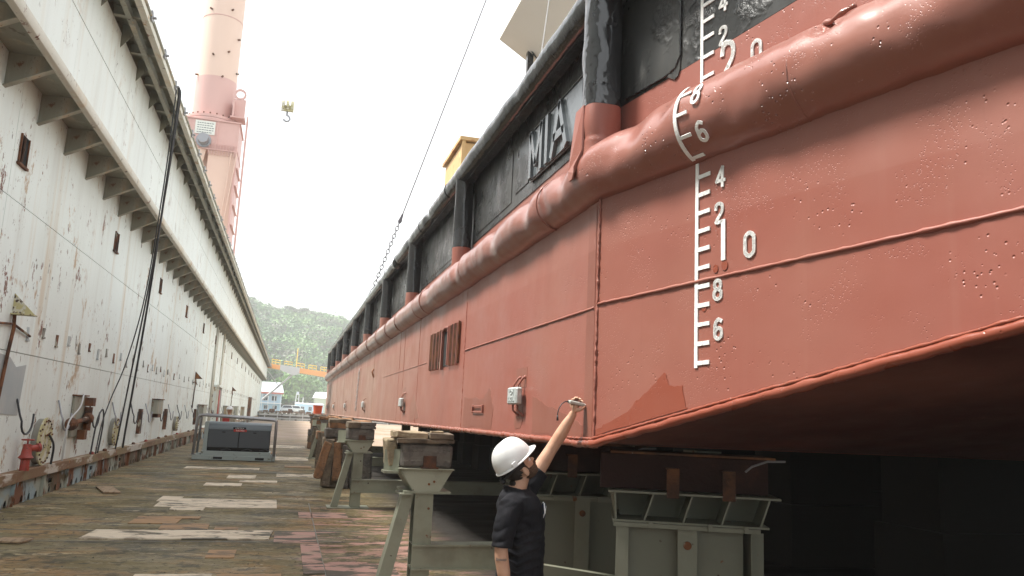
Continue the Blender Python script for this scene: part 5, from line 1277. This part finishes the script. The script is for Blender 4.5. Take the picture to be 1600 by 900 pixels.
# left hand: palm, four fingers and a thumb
b.tube([(1.888, 5.198, 1.80), (1.897, 5.192, 1.825), (1.906, 5.190, 1.85), (1.913, 5.190, 1.868)], [.026, .032, .036, .030], 16, ell=.62)
HD = [[(1.882, 5.205, 1.845), (1.874, 5.208, 1.878), (1.878, 5.190, 1.902), (1.884, 5.166, 1.905)],
      [(1.900, 5.207, 1.855), (1.896, 5.210, 1.892), (1.900, 5.188, 1.915), (1.906, 5.160, 1.914)],
      [(1.918, 5.205, 1.858), (1.918, 5.208, 1.892), (1.922, 5.186, 1.910), (1.928, 5.160, 1.905)],
      [(1.932, 5.200, 1.858), (1.938, 5.202, 1.882), (1.943, 5.186, 1.896), (1.947, 5.166, 1.890)]]
for i, f in enumerate(HD):
    r_ = (.0088, .0095, .0092, .008)[i]; b.tube(f, [r_*1.15, r_*1.05, r_, r_*.8], 10); b.ball(f[-1], r_*.82, 8, 6)
b.tube([(1.905, 5.172, 1.828), (1.925, 5.158, 1.834), (1.944, 5.152, 1.846), (1.956, 5.154, 1.856)], [.014, .0125, .0105, .0085], 10); b.ball((1.956, 5.154, 1.856), .0088, 8, 6)
# right arm, hanging
b.tube([(1.45, 5.02, 1.22), (1.415, 4.985, 1.20), (1.385, 4.955, 1.12), (1.36, 4.935, 1.02), (1.35, 4.93, .96), (1.355, 4.925, .90), (1.37, 4.92, .82), (1.385, 4.92, .74), (1.39, 4.92, .715)], [.05, .050, .047, .044, .042, .043, .041, .031, .027], 20)
b.tube([(1.39, 4.92, .72), (1.40, 4.92, .68), (1.405, 4.92, .635)], [.026, .036, .030], 14, ell=.55)
for i in range(4):
    y = 4.892+i*.019; x = 1.408; b.tube([(x, y, .65), (x+.008, y, .61), (x+.026, y, .58-.003*abs(i-1.5)), (x+.045, y+.0, .575)], [.0105, .0095, .009, .0075], 9)
b.tube([(1.41, 4.90, .69), (1.435, 4.90, .665), (1.445, 4.902, .635)], [.013, .011, .009], 9)
body = build(b, 'body', M_skin, surv); fuse(body, .0042, 2)
# ears
for sg in (-1, 1):
    mb = MB(); mb.ball((0, 0, 0), (.019, .006, .033), 14, 9); mb.ball((.014, .003*sg, 0), (.005, .005, .022), 8, 6)
    rot = Matrix((Fh, Sh, Uh)).transposed(); mb.v = [rot @ Vector((v.x, v.y, v.z)) + HL(.002, sg*.083, -.080) for v in mb.v]; build(mb, 'ear', M_skin, surv, smooth='all')
    mb = MB(); mb.ball(HL(.079, sg*.031, -.048), .0125, 12, 8); e_ = build(mb, 'eye', M_hat, surv, smooth='all')
    mb = MB(); mb.ball(HL(.0885, sg*.032, -.047), .006, 8, 6); build(mb, 'iris', M_hair, e_, smooth='all')
    mb = MB(); mb.tube([HL(.096, sg*.014, -.036), HL(.100, sg*.030, -.031), HL(.088, sg*.050, -.035)], [.003, .005, .003], 6); build(mb, 'eyebrow', M_hair, surv, smooth='all')
mb = MB(); mb.tube([HL(.094, -.022, -.1045), HL(.1035, -.008, -.103), HL(.1035, .008, -.103), HL(.094, .022, -.1045)], [.003, .0055, .0055, .003], 8); build(mb, 'lips', Mat('lips', (.36, .14, .11), .4).done(), surv, smooth='all')
# beard: lower face band with a moustache
mb = MB(); head_slices(mb, .012, (-.16, -.070), nz=.006)
keep = [v for v in mb.v]
bd = build(mb, 'beard', M_beard, surv)
bm = bmesh.new(); bm.from_mesh(bd.data)
lc = abs_loc(bd)
kill = []
for f in bm.faces:
    c = f.calc_center_median()+lc-HC; fz, sz_, uz = c.dot(Fh), c.dot(Sh), c.dot(Uh)
    if fz < .004 or len(f.verts) > 4 or (uz > -.092 and fz > .030-(uz+.092)*1.2): kill.append(f)
    elif uz > -.112 and abs(sz_) < .020 and uz < -.100: kill.append(f)
bmesh.ops.delete(bm, geom=kill, context='FACES'); bm.to_mesh(bd.data); bm.free()
md = bd.modifiers.new('s', 'SOLIDIFY'); md.thickness = .010; md.offset = -1
for p in bd.data.polygons: p.use_smooth = True
mb = MB(); 
for sg in (-1, 1): mb.tube([HL(.112, 0, -.090), HL(.108, sg*.016, -.093), HL(.094, sg*.030, -.103), HL(.080, sg*.038, -.115)], [.006, .007, .0065, .005], 8)
build(mb, 'moustache', M_beard, surv, smooth='all')
mb = MB()
for sg in (-1, 1): mb.tube([HL(.018, sg*.072, -.03), HL(.024, sg*.070, -.07), HL(.036, sg*.064, -.11)], [.007, .010, .010], 8)
build(mb, 'sideburns', M_beard, surv, smooth='all')
# hair at back and sides
hr = MB(); head_slices(hr, .012, (-.115, .02), nz=.008); ho = build(hr, 'hair', M_hair, surv)
bm = bmesh.new(); bm.from_mesh(ho.data); lc = abs_loc(ho); kill = []
for f in bm.faces:
    c = f.calc_center_median()+lc-HC; fz, sz_, uz = c.dot(Fh), c.dot(Sh), c.dot(Uh)
    if fz > (.022 if uz > -.045 else -.022+.25*(uz+.045)): kill.append(f)
bmesh.ops.delete(bm, geom=kill, context='FACES'); bm.to_mesh(ho.data); bm.free()
for p in ho.data.polygons: p.use_smooth = True
mb = MB(); mb.ball(HL(-.088, 0, -.115), (.03, .045, .028), 10, 8); build(mb, 'hair_knot', M_hair, surv, smooth='all')
# shirt with sleeves
s_ = MB()
loft(s_, [(1.535, 5.14, .76, .155, .185), (1.535, 5.14, .86, .150, .178), (1.535, 5.14, .98, .150, .175), (1.53, 5.14, 1.10, .157, .185), (1.52, 5.14, 1.20, .150, .197), (1.505, 5.14, 1.265, .118, .175), (1.492, 5.14, 1.305, .080, .105)], 28)
s_.tube([(1.53, 5.22, 1.19), (1.59, 5.275, 1.27), (1.64, 5.288, 1.345), (1.672, 5.29, 1.39), (1.69, 5.29, 1.415)], [.085, .083, .073, .068, .070], 20)
s_.tube([(1.46, 5.05, 1.21), (1.41, 4.985, 1.19), (1.378, 4.955, 1.11), (1.358, 4.94, 1.02), (1.352, 4.935, .965)], [.085, .082, .072, .068, .070], 20)
for i in range(7):
    z = .80+i*.055; s_.tube([(1.40, 4.99+.02*i, z+.03), (1.46, 4.962+.004*i, z), (1.54, 4.958, z+.035), (1.62, 4.99, z+.05)], .010, 6)
s_.tube([(1.49+.078*math.cos(a), 5.14+.098*math.sin(a), 1.303+.014*math.cos(a)*-1) for a in [2*math.pi*k/24 for k in range(25)]], .009, 8)
sh_ = build(s_, 'shirt', M_shirt, surv); fuse(sh_, .007, 3)
for v in sh_.data.vertices:
    w_ = v.co+lc; v.co += Vector((noise.noise(w_*13), noise.noise(w_*13+Vector((5, 0, 0))), 0))*.007+Vector((1, 1, 0))*.007*(1-2*abs(noise.noise(Vector((w_.x*7+w_.z*9, w_.y*5, w_.z*16-w_.x*10)))))
# sunglasses hooked on the collar
t = MB(); c0 = Vector((1.652, 5.06, 1.205))
for k, dz in enumerate((0, -.055)):
    t.ball(c0+Vector((.004, -.012, dz)), (.012, .020, .024), 12, 8)
gl = build(t, 'sunglasses_lens', M_lens, surv, smooth='all')
t = MB(); t.tube([c0+Vector((-.004, -.012, .026)), c0+Vector((.014, -.02, .0)), c0+Vector((.012, -.02, -.028)), c0+Vector((.010, -.018, -.055)), c0+Vector((0, -.01, -.08))], .004, 6); t.tube([c0+Vector((.0, -.03, .02)), c0+Vector((.004, -.036, -.04)), c0+Vector((-.005, -.03, -.07))], .004, 6); build(t, 'sunglasses_frame', M_hat, surv, smooth='all')  # white colour paints in the glint on the frame
# trousers and boots
p_ = MB(); loft(p_, [(1.535, 5.14, .50, .05, .05), (1.52, 5.14, .60, .12, .15), (1.525, 5.14, .70, .145, .175), (1.525, 5.14, .80, .138, .165)], 24)
p_.tube([(1.51, 5.05, .72), (1.56, 5.03, .42), (1.52, 5.02, .12), (1.52, 5.02, .07)], [.098, .078, .060, .062], 18)
p_.tube([(1.53, 5.23, .72), (1.62, 5.26, .43), (1.60, 5.28, .12), (1.60, 5.28, .07)], [.098, .078, .060, .062], 18)
fuse(build(p_, 'trousers', M_trous, surv), .008, 3)
for x, y in ((1.52, 5.02), (1.60, 5.28)):
    q = MB(); q.tube([(x, y, .02), (x, y, .16)], .055, 12); q.ball((x+.09, y, .045), (.105, .048, .043), 14, 8); q.box(x-.055, x+.19, y-.045, y+.045, .003, .022); fuse(build(q, 'boot', M_boot, surv), .006, 2)
# tattoo on the right forearm: ink shapes standing a hair off the skin
for i, (z, a0, a1) in enumerate(((.90, -160, -60), (.865, -140, -30), (.83, -170, -70), (.795, -120, -20), (.77, -150, -50))):
    c = Vector((1.355+(.90-z)*.19, 4.924, z)); r_ = .0435-(.90-z)*.06
    mb = MB(); ks = [R(a0+(a1-a0)*k/8) for k in range(9)]
    for a, b_ in zip(ks[:-1], ks[1:]):
        wz = .006+.012*abs(noise.noise(Vector((a*3, i*2.3, 0)))); mb.add([c+Vector((r_*math.cos(a), r_*math.sin(a), -wz)), c+Vector((r_*math.cos(b_), r_*math.sin(b_), -wz*.8)), c+Vector((r_*math.cos(b_), r_*math.sin(b_), wz*.9)), c+Vector((r_*math.cos(a), r_*math.sin(a), wz))], [(0, 1, 2, 3)])
    build(mb, 'tattoo', M_ink, surv)
# hard hat
hat = empty('hard_hat', tuple(HC), 'white hard hat worn by the man reaching up', 'hard hat')
mb = MB(); n = 36; rows = 12; vs = []
for i in range(rows+1):
    t_ = i/rows*math.pi/2; cu, su = math.cos(t_)**.75, math.sin(t_)
    for k in range(n):
        a = 2*math.pi*k/n; c, s = math.cos(a), math.sin(a)
        rf = .138 if c > 0 else .142; rs_ = .112
        ridge = .006*math.exp(-(s*rs_*cu/.014)**2)*(1 if i > 2 else 0)
        vs.append(HL(rf*c*cu*1.0, rs_*s*cu, .150*su+ridge))
mb.add(vs, [(i*n+k, i*n+(k+1) % n, (i+1)*n+(k+1) % n, (i+1)*n+k) for i in range(rows) for k in range(n)])
o = build(mb, 'shell', M_hat, hat, smooth='all', clean=True); md = o.modifiers.new('s', 'SOLIDIFY'); md.thickness = .003; md.offset = -1
mb = MB(); vs = []
for k in range(n):
    a = 2*math.pi*k/n; c, s = math.cos(a), math.sin(a); rf = .138 if c > 0 else .142
    ex = .008+(.034*max(0, c)**1.6 if c > 0 else 0)
    for (q, dz) in ((0, .006), (0, -.002), (ex, -.006-ex*.15), (ex, -.002-ex*.15)):
        vs.append(HL((rf+q)*c, (.112+min(q, .008))*s, dz))
mb.add(vs, [(4*k+j, 4*((k+1) % n)+j, 4*((k+1) % n)+(j+1) % 4, 4*k+(j+1) % 4) for k in range(n) for j in range(4)]); build(mb, 'brim', M_hat, hat, smooth='all')
for sg in (-1, 1):
    mb = MB(); mb.box(-.028, .006, -.004, .004, .0, .034); rot = Matrix((Fh, Sh, Uh)).transposed(); mb.v = [rot @ v + HL(-.03, sg*.114, -.004) for v in mb.v]; build(mb, 'lug', M_hat, hat, bevel=.002)
mb = MB(); mb.tube([HL(-.132, 0, -.05), HL(-.115, -.06, -.035), HL(-.05, -.088, -.015)], .007, 8); mb.tube([HL(-.132, 0, -.05), HL(-.115, .06, -.035), HL(-.05, .088, -.015)], .007, 8); mb.tube([HL(-.128, 0, -.05), HL(-.150, 0, -.055)], .02, 12); build(mb, 'headband', M_rubber, hat, smooth='all')
# thickness gauge held in the hand
g = empty('thickness_gauge', (1.905, 5.165, 1.875), 'small grey instrument held flat against the hull in the raised hand', 'instrument')
rt = roty(R(9)) @ rotz(R(4))
mb = MB(); mb.box(-.062, .055, -.024, .024, -.0115, .0115); mb.v = [rt @ v + Vector((1.905, 5.172, 1.876)) for v in mb.v]; build(mb, 'case', M_gauge, g, bevel=.006)
mb = MB(); mb.box(-.045, .03, -.018, .018, .0116, .0135); mb.v = [rt @ v + Vector((1.905, 5.172, 1.876)) for v in mb.v]; build(mb, 'face_plate', M_greycap, g)
mb = MB(); mb.tube([(1.958, 5.172, 1.868), (1.969, 5.172, 1.867)], .008, 12); build(mb, 'probe', M_hat, g, smooth=True)
mb = MB(); mb.tube([(1.846, 5.17, 1.886), (1.82, 5.165, 1.884), (1.792, 5.155, 1.868), (1.772, 5.15, 1.84), (1.762, 5.148, 1.805), (1.761, 5.148, 1.775)], .0036, 8); mb.tube([(1.761, 5.148, 1.79), (1.763, 5.148, 1.755)], [.005, .008], 8); mb.tube([(1.852, 5.17, 1.885), (1.838, 5.169, 1.887)], .007, 10); build(mb, 'lead', M_rubber, g, smooth='all')
# worker beyond the welder
wk = empty('person', (-1.98, 31, 0), 'worker in white helmet and beige shirt partly hidden behind the welding machine', 'person')
b = MB(); x, y = -1.98, 31.0
b.ball((x, y, 1.60), (.085, .08, .115), 14, 10); b.tube([(x, y, 1.42), (x, y, 1.54)], .055, 12)
loft(b, [(x, y, .85, .16, .12), (x, y, 1.1, .16, .12), (x, y, 1.32, .2, .12), (x, y, 1.43, .13, .08)], 16)
for sg in (-1, 1):
    b.tube([(x+sg*.18, y, 1.38), (x+sg*.25, y-.05, 1.12), (x+sg*.2, y-.22, .95)], [.055, .045, .032], 10); b.ball((x+sg*.19, y-.27, .94), (.04, .05, .03), 10, 6)
    b.tube([(x+sg*.09, y, .9), (x+sg*.1, y-.02, .5), (x+sg*.1, y, .08)], [.09, .065, .05], 10)
fuse(build(b, 'body', M_skin, wk), .014, 2)
mb = MB(); loft(mb, [(x, y, .9, .18, .135), (x, y, 1.1, .178, .135), (x, y, 1.34, .215, .135), (x, y, 1.45, .14, .09)], 16)
for sg in (-1, 1): mb.tube([(x+sg*.17, y, 1.38), (x+sg*.25, y-.04, 1.14)], [.07, .06], 10)
fuse(build(mb, 'shirt', M_workshirt, wk), .014, 2)
mb = MB(); loft(mb, [(x-.06, y-.02, .95, .14, .15), (x-.07, y-.02, 1.36, .16, .15)], 14); build(mb, 'vest', M_vest, wk, smooth=True)
mb = MB(); loft(mb, [(x, y, .82, .17, .13), (x, y, .95, .165, .125)], 14)
for sg in (-1, 1): mb.tube([(x+sg*.09, y, .9), (x+sg*.1, y-.02, .5), (x+sg*.1, y, .04)], [.1, .08, .07], 12)
build(mb, 'trousers', M_trous, wk, smooth=True)
mb = MB(); vs = []
for i in range(7):
    t_ = i/6*math.pi/2
    for k in range(18): a = 2*math.pi*k/18; vs.append((x+.125*math.cos(a)*math.cos(t_), y+(.16 if math.sin(a) < 0 and i == 0 else .14)*math.sin(a)*math.cos(t_), 1.645+.12*math.sin(t_)))
mb.add(vs, [(i*18+k, i*18+(k+1) % 18, (i+1)*18+(k+1) % 18, (i+1)*18+k) for i in range(6) for k in range(18)])
build(mb, 'helmet', M_hat, None, smooth='all', label='white helmet on the worker behind the welding machine', cat='hard hat', origin=(x, y, 1.65))

# ------------------------------------------------------------------ welding machine on its skid
wd = empty('welding_machine', (-1.5, 28.4, 0), 'grey engine driven welding machine on a skid inside a pipe frame', 'welding machine')
x0, x1, yf = -2.42, -.42, 28.05
mb = MB(); mb.box(-2.80, -.22, 27.95, 28.08, .02, .17); mb.box(-2.80, -.22, 29.2, 29.33, .02, .17); mb.box(-2.8, -2.68, 28.081, 29.199, .02, .16); mb.box(-.34, -.22, 28.081, 29.199, .02, .16); build(mb, 'skid', M_wgrey, wd, bevel=.008)
mb = MB(); mb.box(x0-.12, x1+.03, 28.0, 29.2, .172, .30); build(mb, 'base_tray', M_wgrey, wd, bevel=.01)
for x in (-2.15, -.85): mb = MB(); mb.box(x, x+.28, 27.944, 27.949, .05, .12); build(mb, 'fork_pocket', M_void, wd)
mb = MB(); mb.box(x0+.02, x1-.02, yf+.06, 29.1, .302, 1.0); build(mb, 'engine_block', M_void, wd)
mb = MB(); mb.prism([(x0-.09, yf+.02, .30), (x0-.09, yf+.02, 1.18), (x0-.06, yf+.02, 1.24), (x0+.04, yf+.02, 1.24), (x0+.04, yf+.02, .30)], (0, 1.1, 0)); build(mb, 'end_panel', M_wgrey, wd, bevel=.01)
mb = MB(); mb.prism([(yf, .99), (yf, 1.08), (yf+.10, 1.22), (yf+.2, 1.26), (29.0, 1.26), (29.12, 1.2), (29.12, .99)], (0, 0)) if False else None
mb = MB(); mb.prism([(x0+.0401, a, b_) for a, b_ in [(yf, .985), (yf, 1.06), (yf+.06, 1.17), (yf+.2, 1.235), (28.95, 1.235), (29.1, 1.15), (29.1, .985)]], (x1-x0-.041, 0, 0)); build(mb, 'hood', M_whood, wd, smooth=True, bevel=.006)
for a, c in ((x0+.05, (x0+x1)/2-.012), ((x0+x1)/2+.012, x1-.03)):
    mb = MB(); mb.box(a, c, yf+.0, yf+.03, .42, .975); d_ = build(mb, 'door', M_wchar, wd, bevel=.008)
    mb = MB(); mb.box((a+c)/2-.05, (a+c)/2+.05, yf-.012, yf-.001, .90, .93); build(mb, 'handle', M_void, d_)
for x in (-1.95, -1.3, -.75):
    mb = MB(); mb.tube([(x, yf+.03, .33), (x+.2, yf+.01, .39), (x+.32, yf+.04, .34)], .02, 6); build(mb, 'hose', M_rubber, wd)
def text(body, size, loc, rot, mat, parent, name='lettering', ext=.002):
    cu = bpy.data.curves.new(name, 'FONT'); cu.body = body; cu.size = size; cu.extrude = ext; cu.align_x = 'CENTER'; cu.align_y = 'CENTER'
    o = bpy.data.objects.new(name, cu); me = bpy.data.meshes.new_from_object(o); bpy.data.objects.remove(o); me.materials.append(mat)
    o = bpy.data.objects.new(name, me); COL.objects.link(o); o.rotation_euler = rot; o.parent = parent; o.location = Vector(loc)-abs_loc(parent); return o
mb = MB(); mb.box(-1.62, -1.22, yf-.030, yf-.001, 1.02, 1.085); a = build(mb, 'black_label', M_void, wd); text('LINCOLN', .062, (-1.42, yf-.032, 1.052), (R(90), 0, 0), M_hat, a)
mb = MB(); mb.box(-1.60, -1.19, yf-.030, yf-.0015, .940, 1.012); a = build(mb, 'red_label', M_lred, wd); text('ELECTRIC', .062, (-1.395, yf-.032, .976), (R(90), 0, 0), M_hat, a)
for (p, q, r_) in ((( -2.78, 28.0, .17), (-2.70, 28.0, 1.42), (-.27, 28.0, 1.34)),):
    mb = MB(); mb.tube([(-2.78, 28.0, .17), (-2.74, 28.0, 1.34), (-2.68, 28.0, 1.42), (-2.58, 28.0, 1.44), (-.38, 28.0, 1.36), (-.27, 28.0, 1.30), (-.27, 28.0, .17)], .046, 10); build(mb, 'front_pipe_frame', M_galv, wd, smooth='all')
    mb = MB(); mb.tube([(-2.78, 29.25, .17), (-2.74, 29.25, 1.38), (-2.62, 29.25, 1.45), (-.38, 29.25, 1.38), (-.27, 29.25, 1.30), (-.27, 29.25, .17)], .04, 10); build(mb, 'rear_pipe_frame', M_galv, wd, smooth='all')
for x, z in ((-2.72, 1.40), (-.30, 1.32)):
    mb = MB(); mb.tube([(x, 28.04, z), (x, 29.22, z)], .035, 8); build(mb, 'pipe_tie', M_galv, wd, smooth='all')
for x in (-2.78, -.27):
    mb = MB(); mb.box(x-.09, x+.09, 27.93, 28.1, .171, .185); build(mb, 'foot_plate', M_galv, wd)

# ------------------------------------------------------------------ haze over the harbour
hz = MB(); hz.box(-1000, 1000, -700, 1000, -3.7, 125)
hm = bpy.data.materials.new('haze'); hm.use_nodes = True; hn = hm.node_tree; hn.nodes.clear()
ho_ = hn.nodes.new('ShaderNodeOutputMaterial'); pv = hn.nodes.new('ShaderNodeVolumePrincipled')
pv.inputs['Color'].default_value = (.93, .96, .97, 1); pv.inputs['Density'].default_value = .0011
hn.links.new(pv.outputs[0], ho_.inputs['Volume'])
build(hz, 'haze', hm, kind='stuff')
